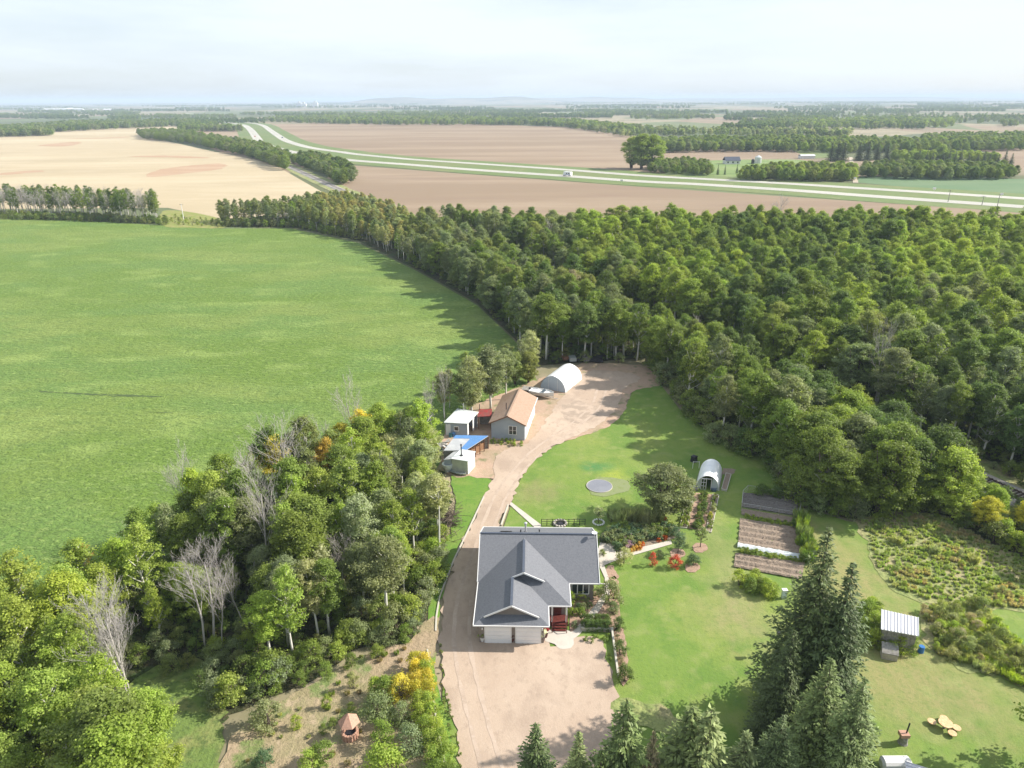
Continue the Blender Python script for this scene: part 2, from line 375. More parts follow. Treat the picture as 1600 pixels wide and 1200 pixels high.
# railway through the woods
RA, RB = G(1566, 768), G(455, 262); rd = (RB - RA).normalized()
RL = [RA - rd * 60 + rd * t for t in range(0, 900, 12)]
tag(strip('railway_verge', RL, 15, .14, m_weedsoil, .3), kind='structure')
ra = M('rail_line', (.2, .2, .2))
bal = MB(); nrm = Vector((-rd.y, rd.x, 0))
a, b = RL[0], RL[-1]
bal.add([a-nrm*3.2+Vector((0,0,.16)), a+nrm*3.2+Vector((0,0,.16)), a+nrm*1.9+Vector((0,0,.55)), a-nrm*1.9+Vector((0,0,.55)), b-nrm*3.2+Vector((0,0,.16)), b+nrm*3.2+Vector((0,0,.16)), b+nrm*1.9+Vector((0,0,.55)), b-nrm*1.9+Vector((0,0,.55))], [(0,1,5,4),(1,2,6,5),(2,3,7,6),(3,0,4,7),(3,2,1,0),(4,5,6,7)])
ro = tag(bal.build('railway', m_ballast), kind='structure', label='straight railway line on grey ballast between the woods')
for s_ in (-.72, .72):
    MB().beam(a + nrm * s_ + Vector((0,0,.80)), b + nrm * s_ + Vector((0,0,.80)), .09, .16).build('rail', m_rail, ro)
tb = MB()
for k in range(0, 420):
    c_ = a + rd * (k * .6); tb.beam(c_ - nrm * 1.3 + Vector((0,0,.64)), c_ + nrm * 1.3 + Vector((0,0,.64)), .24, .16)
tag(tb.build('sleepers', m_tie, ro), kind='stuff')

# woods' floor, yard
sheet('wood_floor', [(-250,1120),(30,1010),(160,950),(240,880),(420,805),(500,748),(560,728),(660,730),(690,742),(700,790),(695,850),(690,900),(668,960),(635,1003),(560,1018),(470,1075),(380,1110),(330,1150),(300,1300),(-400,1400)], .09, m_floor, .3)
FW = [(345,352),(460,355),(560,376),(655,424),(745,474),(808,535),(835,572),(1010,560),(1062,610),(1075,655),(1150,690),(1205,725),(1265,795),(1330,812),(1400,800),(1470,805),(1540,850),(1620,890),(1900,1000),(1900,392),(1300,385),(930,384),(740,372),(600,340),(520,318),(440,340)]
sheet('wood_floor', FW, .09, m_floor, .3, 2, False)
tag(strip('railway_verge', RL[:32], 9, .13, m_weedsoil, .3), kind='structure')
sheet('lawn', [(797,792),(806,765),(830,725),(870,698),(910,682),(955,664),(978,640),(990,608),(1030,600),(1062,640),(1100,672),(1190,712),(1250,790),(1320,815),(1352,818),(1366,860),(1382,905),(1420,935),(1480,945),(1560,950),(1620,960),(1900,1020),(1900,1500),(680,1500),(690,1000),(760,900)], .12, m_lawn, .2, .6, False)
sheet('strip_lawn', [(706,742),(735,742),(762,745),(769,760),(756,785),(735,820),(710,870),(690,940),(680,1000),(684,1060),(700,1140),(715,1260),(690,1260),(672,1130),(664,1040),(668,960),(684,900),(700,840),(712,790)], .13, m_mown, .12)
sheet('orchard_ground', [(325,1260),(345,1190),(372,1140),(420,1105),(480,1075),(570,1025),(640,1005),(668,1000),(676,1060),(690,1180),(700,1300),(330,1300)], .14, m_dry, .15)
sheet('dry_margin', [(640,1005),(662,975),(684,965),(682,1010),(676,1030),(650,1020)], .15, m_dry, .15)
sheet('workyard', [(690,690),(730,640),(800,610),(850,590),(905,570),(935,568),(1010,573),(1036,588),(1030,603),(990,612),(976,640),(950,668),(905,684),(850,700),(800,745),(765,748),(735,745),(700,742)], .15, m_dirt, .2)
sheet('driveway', [(735,1400),(722,1200),(704,1110),(690,1040),(685,1000),(690,955),(706,890),(730,835),(752,785),(770,745),(776,715),(800,700),(830,690),(856,655),(874,628),(892,606),(905,588),(930,580),(985,584),(1000,594),(975,608),(966,635),(940,662),(905,680),(868,697),(836,720),(815,748),(800,785),(786,805),(775,850),(800,930),(858,1008),(890,1000),(925,996),(940,1004),(949,1030),(957,1062),(962,1088),(955,1110),(990,1130),(985,1180),(1010,1240),(1080,1420)], .19, m_drive, .22)
sheet('clearing_grass', [(235,1050),(300,1035),(345,1060),(350,1115),(345,1175),(330,1240),(150,1240),(130,1150),(170,1090)], .135, M('clearing_grass_mat', (.13, .19, .045), .9, [('n', .3, (.22, .22, .08), .45, .62, .8, 5), ('n', 1.5, (.07, .11, .03), .5, .65, .8, 5)], [(3, .7, .2)]), .3)
sheet('gravel_margin', [(948,1095),(985,1092),(1040,1112),(1080,1130),(1060,1150),(985,1132),(955,1120)], .175, m_weedsoil, .25)
TRK = catmull([G(*p) for p in [(790,1260),(762,1180),(738,1090),(722,1010),(726,940),(748,870),(770,805),(794,758),(838,708),(895,668),(930,636),(940,610)]], False, 1.2)
m_trk = M('packed_gravel', (.44, .345, .27), .95, [('n', .4, (.37, .285, .22), .45, .62, .9, 6), ('n', 3, (.50, .41, .33), .5, .7, .6, 5)], [(12, .4, .04)])
for o_ in (-.85, .85): tag(strip('wheel_track', TRK, .42, .205, m_trk, .05, None, o_), kind='structure')
sheet('wheel_ruts', [(875,640),(905,628),(935,640),(928,656),(895,662)], .20, M('damp_gravel', (.33, .26, .2), .95, [('n', .5, (.45, .35, .27), .45, .6)]), .2)
sheet('meadow', [(1340,812),(1400,806),(1470,806),(1540,846),(1640,892),(1800,950),(1800,1022),(1640,966),(1600,958),(1520,951),(1438,943),(1392,922),(1368,890),(1354,852)], .16, m_weedsoil, .2)
sheet('scrub_ground', [(1440,955),(1480,945),(1540,955),(1570,985),(1620,1040),(1800,1120),(1800,1200),(1610,1085),(1560,1060),(1500,1048),(1460,1020),(1440,990)], .16, m_weedsoil, .2)
# ------------------------------------------------------------ vegetation prototypes (meshes shared by every tree)
m_leaf = foliage_mat('broad_leaves', .44, .6, .72, 1.5)
m_needle = foliage_mat('needles', .12, .6, .45, 1.5)
m_bark = M('aspen_bark', (.62, .60, .54), .8, [('n', 3.5, (.10, .09, .075), .60, .68, .9, 3), ('n', .6, (.36, .35, .30), .45, .65, .7)], stretch=(1, 1, .5))
m_bare = M('bare_bark', (.42, .39, .36), .85, [('n', 2.5, (.36, .33, .29), .52, .66, .7, 3)])
m_dbark = M('dark_bark', (.14, .11, .085), .9, [('n', 5, (.08, .06, .05), .45, .6)])

def leaf_mesh(name, cen, nor, size, lv, mat, long=1.0, axis=None, wd=.75):
    n = len(cen); rnd = rng.normal(size=(n, 3))
    nor = nor / (np.linalg.norm(nor, axis=1, keepdims=True) + 1e-9)
    if axis is None: a = np.cross(nor, rnd)
    else: a = axis - nor * np.sum(axis * nor, axis=1, keepdims=True)
    a /= (np.linalg.norm(a, axis=1, keepdims=True) + 1e-9); b = np.cross(nor, a)
    s = size[:, None] / 2
    v = np.stack([cen - a*s*long, cen + b*s*wd, cen + a*s*long, cen - b*s*wd], axis=1).reshape(-1, 3)
    me = bpy.data.meshes.new(name); me.vertices.add(4*n); me.vertices.foreach_set('co', v.ravel())
    me.loops.add(4*n); me.loops.foreach_set('vertex_index', np.arange(4*n, dtype=np.int32))
    me.polygons.add(n); me.polygons.foreach_set('loop_start', np.arange(0, 4*n, 4, dtype=np.int32))
    at = me.attributes.new('lv', 'FLOAT', 'FACE'); at.data.foreach_set('value', np.clip(lv, 0, 1).astype(np.float32))
    me.materials.append(mat); me.update(calc_edges=True); return me

def crown(name, h, base, rx, ncl, per, leaf, top=.0, csz=(.5, .95), seed=0, shell=.55, fl=.75, prof=.75, mat=None):
    """clumps of leaves on a crown outline; returns leaf mesh + clump centres"""
    global rng
    rng = np.random.default_rng(seed)
    hb = h * base; H = h - hb
    t = rng.random(ncl) ** .85
    ang = rng.random(ncl) * 6.283
    rad = rx * np.sin(np.pi * np.clip(t ** prof, .03, .97)) ** .6 * (shell + (1 - shell) * rng.random(ncl)) * rng.uniform(.75, 1.12, ncl)
    cz = hb + H * (t * .95 + .02)
    cc = np.stack([rad*np.cos(ang), rad*np.sin(ang), cz], axis=1)
    cr = rng.uniform(csz[0], csz[1], ncl)
    cen = []; nor = []; lv = []
    for i in range(ncl):
        k = int(per * (cr[i] / np.mean(cr)) ** 1.6); d = rng.normal(size=(k, 3)); d /= np.linalg.norm(d, axis=1, keepdims=True)
        d[:, 2] = np.where(d[:, 2] < -.3, -d[:, 2], d[:, 2])
        q = d * np.abs(rng.normal(.62, .3, size=(k, 1))) * cr[i] * rng.uniform(.7, 1.3, size=(1, 3)); q[:, 2] *= fl
        cen.append(cc[i] + q); nor.append(d * .8 + rng.normal(size=(k, 3)) * .55 + np.array([0, 0, .45]))
        lv.append(np.full(k, rng.uniform(.25, .75)) + rng.normal(size=k) * .2)
    cen = np.concatenate(cen); nor = np.concatenate(nor); lv = np.concatenate(lv)
    return leaf_mesh(name, cen, nor, leaf * rng.uniform(.6, 1.4, len(cen)), lv, mat or m_leaf), cc

def trunk_mesh(name, h, r, cc, mat, seed, limbs=12, sway=.35, low=.25, multi=1):
    rr = random.Random(seed); mb = MB()
    for m_ in range(multi):
        ph = rr.uniform(0, 6); sp_ = min(.5, h*.045); dx = (0 if multi == 1 else rr.uniform(-sp_, sp_)); dy = (0 if multi == 1 else rr.uniform(-sp_, sp_))
        pts = []
        for i in range(8):
            t = i / 7; pts.append(Vector((dx*(1+3*t) + sway*min(1, h/6)*math.sin(t*3+ph)*t, dy*(1+3*t) + sway*math.cos(t*2.3+ph)*t, -.3*min(1, h/8) + h*.94*t)))
        mb.tube(pts, [r*(1-.85*i/7) + .015 for i in range(8)], 7)
    for c_ in (cc[rr.sample(range(len(cc)), min(limbs, len(cc)))] if len(cc) else []):
        c_ = Vector(c_); t = max(low, min(.92, (c_.z - c_.xy.length*.75) / h)); i = min(6, int(t*7)); a = pts[i].lerp(pts[i+1], t*7 - i)
        mid = a.lerp(c_, .5) + Vector((0, 0, -.12*(c_-a).length*.3))
        mb.tube([a, mid, c_], [r*(1-.8*t)*.55 + .012, r*.25 + .01, .012], 5)
    me = mb.mesh(name, mat); me.shade_smooth(); return me

PROTO = {}
def add_proto(kind, tm, cm): PROTO.setdefault(kind, []).append((tm, cm))
for s_ in range(8):
    full = s_ % 4
    cm, cc = crown('aspen_crown', 12, [.26, .34, .2, .4][full], [2.75, 2.3, 3.2, 2.6][full], [160, 125, 180, 120][full], 135, .185, seed=10 + s_, csz=(.35, .95), shell=.3, fl=.8, prof=1.05)
    add_proto('aspen', trunk_mesh('aspen_trunk', 12, .17, cc, m_bark, s_, 16), cm)
for s_ in range(4):      # open, thin crown: bark shows
    cm, cc = crown('thin_crown', 12, .32, 2.2, 100, 72, .18, seed=40 + s_, csz=(.3, .7), shell=.15, fl=.9)
    add_proto('thin', trunk_mesh('thin_trunk', 12, .15, cc, m_bark, 40 + s_, 26, .5), cm)
for s_ in range(2):      # crown only at the top of a long bare stem
    cm, cc = crown('high_crown', 12, .68, 1.6, 26, 90, .2, seed=60 + s_, csz=(.4, .8), shell=.3)
    add_proto('high', trunk_mesh('high_trunk', 12, .14, cc, m_bark, 60 + s_, 14, .3), cm)
for s_ in range(4):      # broad poplar / willow crown to the ground
    cm, cc = crown('broad_crown', 10, .08, 4.2, 210, 130, .21, seed=70 + s_, csz=(.45, 1.1), shell=.4, prof=.95)
    add_proto('broad', trunk_mesh('broad_trunk', 10, .22, cc, m_dbark, 70 + s_, 20, .4, .12, 3), cm)
for s_ in range(5):      # shrub
    cm, cc = crown('shrub_leaves', 2.0, .0, 1.1, 34, 75, .105, seed=90 + s_, csz=(.25, .5), shell=.5, prof=.6)
    add_proto('shrub', trunk_mesh('shrub_stems', 1.6, .035, cc, m_dbark, 90 + s_, 10, .2, .05, 3), cm)
for s_ in range(3):      # small fruit tree
    cm, cc = crown('fruit_crown', 3, .36, 1.15, 24, 60, .14, seed=110 + s_, csz=(.28, .5), shell=.4)
    add_proto('fruit', trunk_mesh('fruit_trunk', 3, .06, cc, m_dbark, 110 + s_, 12, .15, .3), cm)
for s_ in range(3):      # cheap crowns for woods a kilometre and more away
    cm, cc = crown('far_crown', 10, .1, 4.0, 40, 22, 1.05, seed=120 + s_, csz=(1.0, 1.9), shell=.5, prof=.9)
    add_proto('far', trunk_mesh('far_trunk', 10, .2, cc[:0], m_bark, 120 + s_, 0), cm)

def spruce(seed, h=18, r=3.6, tiers=46, dens=1.0):
    global rng
    rng = np.random.default_rng(seed); cen = []; nor = []; ax = []; lv = []; sz = []
    for i in range(tiers):
        t = (i + rng.random()) / tiers; z = h * (.03 + .97 * t); R0 = r * (1 - t) ** .82 + .12
        nb = max(5, int(R0 * 5.5)); a0 = rng.random() * 6.28
        for j in range(nb):
            a = a0 + 6.283 * j / nb + rng.normal() * .12; L = R0 * rng.uniform(.6, 1.15) * (1 + .14*math.sin(2*a + z*.5 + seed) + .1*math.sin(5*a - z*1.1)); dr = rng.uniform(.12, .38) * (1 - t * .8)
            d = np.array([math.cos(a), math.sin(a), 0]); sd = np.array([-d[1], d[0], 0]); m_ = max(5, int(L * 13 * dens)); bl = rng.uniform(.15, .85)
            for k in range(m_):
                u = (k + rng.random()) / m_; u = .15 + .85 * u
                w = L * .20 * (1.1 - u) + .08; off = rng.normal() * w
                p = d * (L * u) + sd * off; p[2] = z - dr * L * u + (L * .16) * u * u + rng.normal() * .05
                cen.append(p); nor.append(np.array([rng.normal()*.45, rng.normal()*.45, 1]) + d * .35)
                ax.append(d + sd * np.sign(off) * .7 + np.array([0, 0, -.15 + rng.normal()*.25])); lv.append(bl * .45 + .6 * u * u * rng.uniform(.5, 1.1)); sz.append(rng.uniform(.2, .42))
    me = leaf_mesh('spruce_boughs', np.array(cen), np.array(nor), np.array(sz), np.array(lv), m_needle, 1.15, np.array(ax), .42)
    mb = MB(); mb.tube([(0, 0, -.3), (0, 0, h*.5), (0.02, 0, h*.99)], [.26 * h / 18 + .05, .15, .02], 7)
    for i in range(30):
        t = i / 30; a = i * 2.4; L = (r * (1 - t) ** .82) * .8; z = h * (.03 + .97*t)
        mb.tube([(0, 0, z), (L*math.cos(a), L*math.sin(a), z - L*.15)], [.05 * (1.1 - t), .01], 4)
    return mb.mesh('spruce_trunk', m_dbark), me
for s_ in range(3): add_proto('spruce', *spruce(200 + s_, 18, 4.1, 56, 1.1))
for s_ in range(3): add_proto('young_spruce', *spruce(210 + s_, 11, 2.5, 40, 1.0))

def bare_tree(seed, h=11, r=.125, spread=.62, fan=.4):
    rr = random.Random(seed); mb = MB()
    def grow(p, d, L, r_, lvl):
        n = 5 if lvl == 0 else 3; pts = [p]; q = p.copy(); dd = d.copy()
        for i in range(n):
            dd = (dd + Vector((rr.gauss(0, .09), rr.gauss(0, .09), rr.gauss(.03, .05)))).normalized(); q = q + dd * (L / n); pts.append(q.copy())
        mb.tube(pts, [r_ * (1 - .6 * i / n) for i in range(n + 1)], 6 if lvl == 0 else (4 if lvl < 3 else 3), False)
        if lvl >= 4: return
        k = {0: 11, 1: 6, 2: 4, 3: 2}[lvl]
        for j in range(k):
            t = (.42 if lvl == 0 else .25) + (.58 if lvl == 0 else .75) * (j + rr.random()) / k; i = min(n - 1, int(t * n)); a = pts[i].lerp(pts[i+1], t * n - i)
            az = rr.random() * 6.283; u = Vector((math.cos(az), math.sin(az), rr.uniform(-.1, .7)))
            nd = (dd * .75 + u * (fan + .35) * spread).normalized()
            grow(a, nd, L * (rr.uniform(.30, .45) if lvl == 0 else rr.uniform(.45, .65)) * (1.15 - .4*t), max(.009, r_ * (.32 if lvl == 0 else .46) * (1 - .5*t)), lvl + 1)
    grow(Vector((0, 0, -.3)), Vector((rr.gauss(0, .03), rr.gauss(0, .06), 1)).normalized(), h * .86, r, 0)
    me = mb.mesh('bare_limbs', m_bare); me.shade_smooth(); return me
for s_ in range(5): add_proto('bare', bare_tree(300 + s_), None)

def tuft_mesh(seed, n, h, r, w):
    """grass or weed tuft of bending blades"""
    global rng
    rng = np.random.default_rng(seed)
    a = rng.random(n) * 6.283; q = np.sqrt(rng.random(n)) * r
    cen = np.stack([q*np.cos(a), q*np.sin(a), h * rng.uniform(.25, .8, n)], axis=1)
    nor = np.stack([np.cos(a+1.3), np.sin(a+1.3), rng.normal(size=n)*.4], axis=1)
    ax = np.stack([np.cos(a)*.4 + rng.normal(size=n)*.3, np.sin(a)*.4 + rng.normal(size=n)*.3, np.ones(n)], axis=1)
    return leaf_mesh('weed_blades', cen, nor, h * rng.uniform(.5, 1.1, n), .3 + .7*rng.random(n), m_leaf, 1.0, ax, .13)
for s_ in range(3):
    me = tuft_mesh(400 + s_, 220, .8, .55, .1)
    add_proto('tuft', None, me)
for s_ in range(2):      # leafy garden plants
    cm, cc = crown('plant_leaves', .8, .0, .45, 12, 34, .12, seed=420 + s_, csz=(.16, .28), shell=.5, prof=.6)
    add_proto('plant', None, cm)

BASEH = dict(aspen=12, thin=12, high=12, broad=10, shrub=2, fruit=3, spruce=18, young_spruce=11, bare=10.5, far=10, tuft=.8, plant=.8)
T = dict(mid=(.19,.25,.048), bright=(.265,.33,.06), yg=(.30,.37,.06), dark=(.125,.18,.045), grey=(.225,.26,.12), yellow=(.52,.45,.06),
         orange=(.55,.36,.08), olive=(.23,.26,.08), brown=(.28,.23,.13), tawny=(.36,.33,.13), pale=(.36,.38,.19), red=(.55,.12,.07), blue=(.13,.20,.10), spruce=(.10,.14,.045), spruce2=(.15,.205,.06), spruce3=(.22,.27,.09))
TN = dict(mid='mid-green', bright='bright green', yg='yellow-green', dark='dark green', grey='grey-green', yellow='yellow', orange='orange-yellow', olive='olive', brown='brownish', tawny='tawny', pale='pale', red='red', blue='bluish green', spruce='dark green', spruce2='green', spruce3='light green')
ORG = {}
def jt(c, k=.14):
    f = 1 + random.uniform(-k, k); return [c[0] * f * random.uniform(.93, 1.07), c[1] * f, c[2] * f * random.uniform(.85, 1.15)]
def plant_tree(name, kind, x, y, h, tint, label, cat='tree', group=None, wide=1.0, lean=(0, 0), var=None, rot=None, z=0.1, crown_name='crown', trunk_name='trunk'):
    ps = PROTO[kind]; tm, cm = ps[(random.randrange(len(ps)) if var is None else var) % len(ps)]
    s = h / BASEH[kind]
    t = thing(name, label, cat, (x, y, z), random.uniform(0, 6.28) if rot is None else rot, group)
    t.rotation_euler = (lean[0], lean[1], t.rotation_euler.z)
    t.scale = (s * wide, s * wide, s)
    col = jt(T[tint]) if isinstance(tint, str) else list(tint)
    if tm:
        o = link(trunk_name if cm or kind != 'bare' else 'limbs', tm, t); ORG.setdefault(tm.name, o)
    if cm:
        o = link(crown_name, cm, t); o['tint'] = col; ORG.setdefault(cm.name, o)
    return t

def gn_scatter(name, pts, kinds, label, cat=None, trunks=True):
    """countless plants as one object: points carry size, turn, tint; geometry nodes stand a shared plant on each"""
    me = bpy.data.meshes.new(name); me.from_pydata([(p[0], p[1], p[2]) for p in pts], [], [])
    for nm, ty in (('scl', 'FLOAT'), ('turn', 'FLOAT')): me.attributes.new(nm, ty, 'POINT')
    me.attributes.new('tint', 'FLOAT_VECTOR', 'POINT'); me.attributes.new('pick', 'INT', 'POINT')
    me.attributes['scl'].data.foreach_set('value', np.array([p[3] for p in pts], dtype=np.float32))
    me.attributes['turn'].data.foreach_set('value', np.array([random.uniform(0, 6.28) for p in pts], dtype=np.float32))
    me.attributes['tint'].data.foreach_set('vector', np.array([p[4] for p in pts], dtype=np.float32).ravel())
    prot = [pr for k in kinds for pr in PROTO[k]]
    me.attributes['pick'].data.foreach_set('value', np.array([random.randrange(len(prot)) for p in pts], dtype=np.int32))
    o = link(name, me)
    ng = bpy.data.node_groups.new(name, 'GeometryNodeTree')
    ng.interface.new_socket('Geometry', in_out='INPUT', socket_type='NodeSocketGeometry'); ng.interface.new_socket('Geometry', in_out='OUTPUT', socket_type='NodeSocketGeometry')
    n = ng.nodes; l = ng.links
    gi = n.new('NodeGroupInput'); go = n.new('NodeGroupOutput'); iop = n.new('GeometryNodeInstanceOnPoints'); jn = n.new('GeometryNodeJoinGeometry')
    for tm, cm in prot:
        j2 = n.new('GeometryNodeJoinGeometry')
        for mm in (tm, cm):
            if mm is None or (mm is tm and not trunks): continue
            if mm.name not in ORG: continue
            oi = n.new('GeometryNodeObjectInfo'); oi.inputs['Object'].default_value = ORG[mm.name]; oi.inputs['As Instance'].default_value = False
            l.new(oi.outputs['Geometry'], j2.inputs[0])
        gt = n.new('GeometryNodeGeometryToInstance'); l.new(j2.outputs[0], gt.inputs[0]); l.new(gt.outputs[0], jn.inputs[0])
    def att(nm, ty):
        a_ = n.new('GeometryNodeInputNamedAttribute'); a_.data_type = ty; a_.inputs['Name'].default_value = nm; return a_.outputs[0]
    l.new(gi.outputs[0], iop.inputs['Points']); l.new(jn.outputs[0], iop.inputs['Instance']); iop.inputs['Pick Instance'].default_value = True
    l.new(att('pick', 'INT'), iop.inputs['Instance Index']); l.new(att('scl', 'FLOAT'), iop.inputs['Scale'])
    cx = n.new('ShaderNodeCombineXYZ'); l.new(att('turn', 'FLOAT'), cx.inputs['Z'])
    er = n.new('FunctionNodeEulerToRotation'); l.new(cx.outputs[0], er.inputs[0]); l.new(er.outputs[0], iop.inputs['Rotation'])
    l.new(iop.outputs[0], go.inputs[0])
    md = o.modifiers.new('scatter', 'NODES'); md.node_group = ng
    return tag(o, label, cat, kind='stuff')
# ------------------------------------------------------------ building materials
m_shingle = M('grey_shingles', (.145, .150, .165), .8, [('n', 5, (.11, .115, .13), .42, .6, .8, 5), ('n', 22, (.21, .22, .235), .52, .68, .7, 2)], [(24, .5, .03)], spec=.5)
m_ridge = M('ridge_shingles', (.07, .085, .115), .85, [('n', 9, (.12, .13, .15), .5, .65, .7)])
m_white = M('white_trim', (.72, .71, .69), .5)
m_taupe = M('taupe_siding', (.23, .20, .175), .75, [('w', 3.3, (.16, .14, .125), .70, .95, .7, 'Z'), ('n', 2, (.27, .235, .205), .45, .65, .5)])
m_door = M('white_door', (.82, .82, .82), .45, [('n', 1.2, (.74, .74, .74), .5, .65, .5)])
m_glass = M('window_glass', (.03, .04, .045), .08, spec=.8)
m_stain = M('red_stained_wood', (.13, .03, .022), .6, [('n', 6, (.08, .018, .014), .45, .6)])
m_pipe = M('galvanised_pipe', (.62, .62, .62), .4, metal=.6)
m_dark = M('dark_metal', (.03, .03, .035), .5)
m_tan = M('tan_shingles', (.34, .24, .175), .9, [('n', 2.5, (.30, .195, .135), .45, .62, .8, 5), ('n', 18, (.43, .30, .22), .5, .7, .6, 2)], [(20, .5, .03)])
m_gsid = M('grey_siding', (.36, .40, .44), .7, [('w', 3.3, (.27, .30, .34), .70, .95, .6, 'Z'), ('n', .8, (.41, .44, .47), .45, .65, .6)])
m_wsid = M('white_siding', (.74, .74, .72), .6, [('n', 1, (.66, .66, .64), .45, .65, .7)])
m_lroof = M('pale_metal_roof', (.60, .63, .62), .5, [('n', .8, (.50, .53, .52), .45, .6, .8, 6)], spec=.4)
m_groof = M('grey_roof_sheet', (.38, .39, .40), .65, [('n', .7, (.46, .47, .47), .45, .6, .8, 6)])
m_blue = M('blue_tarp', (.10, .22, .43), .5, [('n', 1, (.10, .24, .52), .45, .6, .7)], [(3, .5, .08)])
m_redr = M('red_metal_roof', (.20, .06, .05), .6, [('n', 1.5, (.28, .04, .04), .45, .6)])
m_brown = M('brown_post', (.20, .10, .06), .85)
m_fabric = M('white_fabric', (.70, .70, .69), .55, [('n', .5, (.74, .75, .74), .45, .65, .6)], [(.8, .2, .1)])
m_fabric2 = M('blue_grey_fabric', (.45, .51, .57), .6, [('n', .7, (.40, .46, .52), .45, .65, .6)])
m_alu = M('boat_aluminium', (.50, .54, .54), .35, metal=.5)
m_poly = M('greenhouse_film', (.82, .83, .82), .6, [('n', .8, (.70, .73, .73), .45, .65, .6)], [(1.5, .25, .08)], spec=.5)
m_black = M('black_plastic', (.02, .02, .025), .5)
m_pool = M('still_pool_water', (.20, .205, .23), .3, [('n', .5, (.24, .245, .27), .45, .6, .6)], spec=.4)
m_stone = M('round_stone', (.45, .41, .36), .9, [('n', 5, (.32, .30, .27), .45, .6)])
m_net = M('row_cover_cloth', (.58, .61, .62), .7, [('n', 3, (.40, .45, .44), .45, .62, .8)], [(4, .8, .08)])
m_roofwhite = M('ribbed_white_roof', (.66, .66, .68), .45, spec=.5)
m_rib = M('roof_rib', (.50, .50, .53), .5)
m_oldwood = M('old_grey_wood', (.30, .28, .25), .9, [('n', 4, (.18, .17, .15), .45, .6, .8)])
m_fresh = M('fresh_wood', (.60, .38, .20), .7, [('n', 5, (.68, .48, .28), .45, .6)])
m_pinkroof = M('faded_cedar_roof', (.48, .28, .20), .85, [('n', 5, (.38, .22, .16), .45, .6)])
m_terra = M('planter_pot', (.10, .04, .035), .6)

def shell(mb, pts, z0, z1):
    n = len(pts); mb.add([(*p, z0) for p in pts] + [(*p, z1) for p in pts], [tuple(range(n, 2*n))] + [(i, (i+1)%n, n+(i+1)%n, n+i) for i in range(n)])
def window(parent, org, a, b, z0, z1, nx=2, ny=1, fm=None, fw=.09, out=None):
    """frame with mullions between wall points a, b (2D), heights z0..z1, panes set into it"""
    a = Vector((*a, 0)); b = Vector((*b, 0)); d = (b - a).normalized(); nrm = Vector((d.y, -d.x, 0)) if out is None else Vector((*out, 0))
    f = MB(org); L = (b - a).length; q = nrm * .03
    for z in (z0, z1): f.beam(a + q + Vector((0,0,z)), b + q + Vector((0,0,z)), .10, fw)
    for i in range(nx + 1):
        p = a + d * L * i / nx + q; f.beam(p + Vector((0,0,z0)), p + Vector((0,0,z1)), fw, .10, up=d)
    for j in range(1, ny):
        z = z0 + (z1 - z0) * j / ny; f.beam(a + q + Vector((0,0,z)), b + q + Vector((0,0,z)), .07, .05)
    w = f.build('window', fm or m_white, parent)
    for i in range(nx):
        g = MB(org); p0 = a + d * (L * i / nx + .05) + nrm * .045; p1 = a + d * (L * (i+1) / nx - .05) + nrm * .045
        g.add([p0 + Vector((0,0,z0+.04)), p1 + Vector((0,0,z0+.04)), p1 + Vector((0,0,z1-.04)), p0 + Vector((0,0,z1-.04))], [(0,1,2,3)])
        g.build('pane', m_glass, w)
    return w

# ------------------------------------------------------------ the house
HO = Vector((3, 68, 0))
house = thing('house', 'large grey-shingled bungalow with a double garage beside the gravel yard', 'house', HO + Vector((-.1, -.12, 0)), R(-1.6))
def hb(): return MB(HO)
w = hb()
shell(w, [(-3.4,61.2),(3.6,61.2),(3.6,65.2),(6.1,65.2),(6.1,68.4),(9.5,68.4),(9.5,78.9),(-3.4,78.9)], -.2, 2.93)
w.build('wall', m_taupe, house)
UP = Vector((0, 0, 1))
def roofpart(polys, th=.13, name='roof'):
    m_ = hb()
    for p in polys: m_.slab(p, th)
    return m_.build(name, m_shingle, house)
main = roofpart([[(-4.0,67.9,3),(10.1,67.9,3),(10.1,73.55,5.9),(-4.0,73.55,5.9)], [(10.1,73.55,5.9),(10.1,79.3,3.0),(-4.0,79.3,3.0),(-4.0,73.55,5.9)]])
cross = roofpart([[(-3.9,60.6,3.0),(-2.8,61.7,3.55),(-2.8,61.3,3.55),(.1,61.3,5.0),(.1,66.2,5.0),(1.34,66.2,5.62),(1.34,73.0,5.62),(-3.9,68.6,3.0)],
    [(6.58,63.9,3),(6.58,68.5,3),(1.34,73.0,5.62),(1.34,66.2,5.62),(3.68,66.2,4.45),(3.68,66.8,4.45)],
    [(4.1,63.9,3),(6.58,63.9,3),(3.68,66.8,4.45),(1.2,66.8,4.45)]])
gar = roofpart([[(4.1,60.6,3),(4.1,64.1,3),(.1,68.1,5.0),(.1,61.3,5.0),(3.0,61.3,3.55),(3.0,61.7,3.55)],
    [(-3.9,60.6,3),(4.1,60.6,3),(3.0,61.7,3.55),(-2.8,61.7,3.55)]])
def ridge(pts, par, r_=.09):
    for a, b in zip(pts, pts[1:]):
        m_ = hb(); m_.beam(Vector(a) + UP*.02, Vector(b) + UP*.02, .28, r_); m_.build('ridge_cap', m_ridge, par)
ridge([(-4.0,73.55,5.9),(10.1,73.55,5.9)], main); ridge([(1.34,66.25,5.63),(1.34,72.6,5.63)], cross); ridge([(.1,61.35,5.01),(.1,66.2,5.01)], gar)
fa = hb()
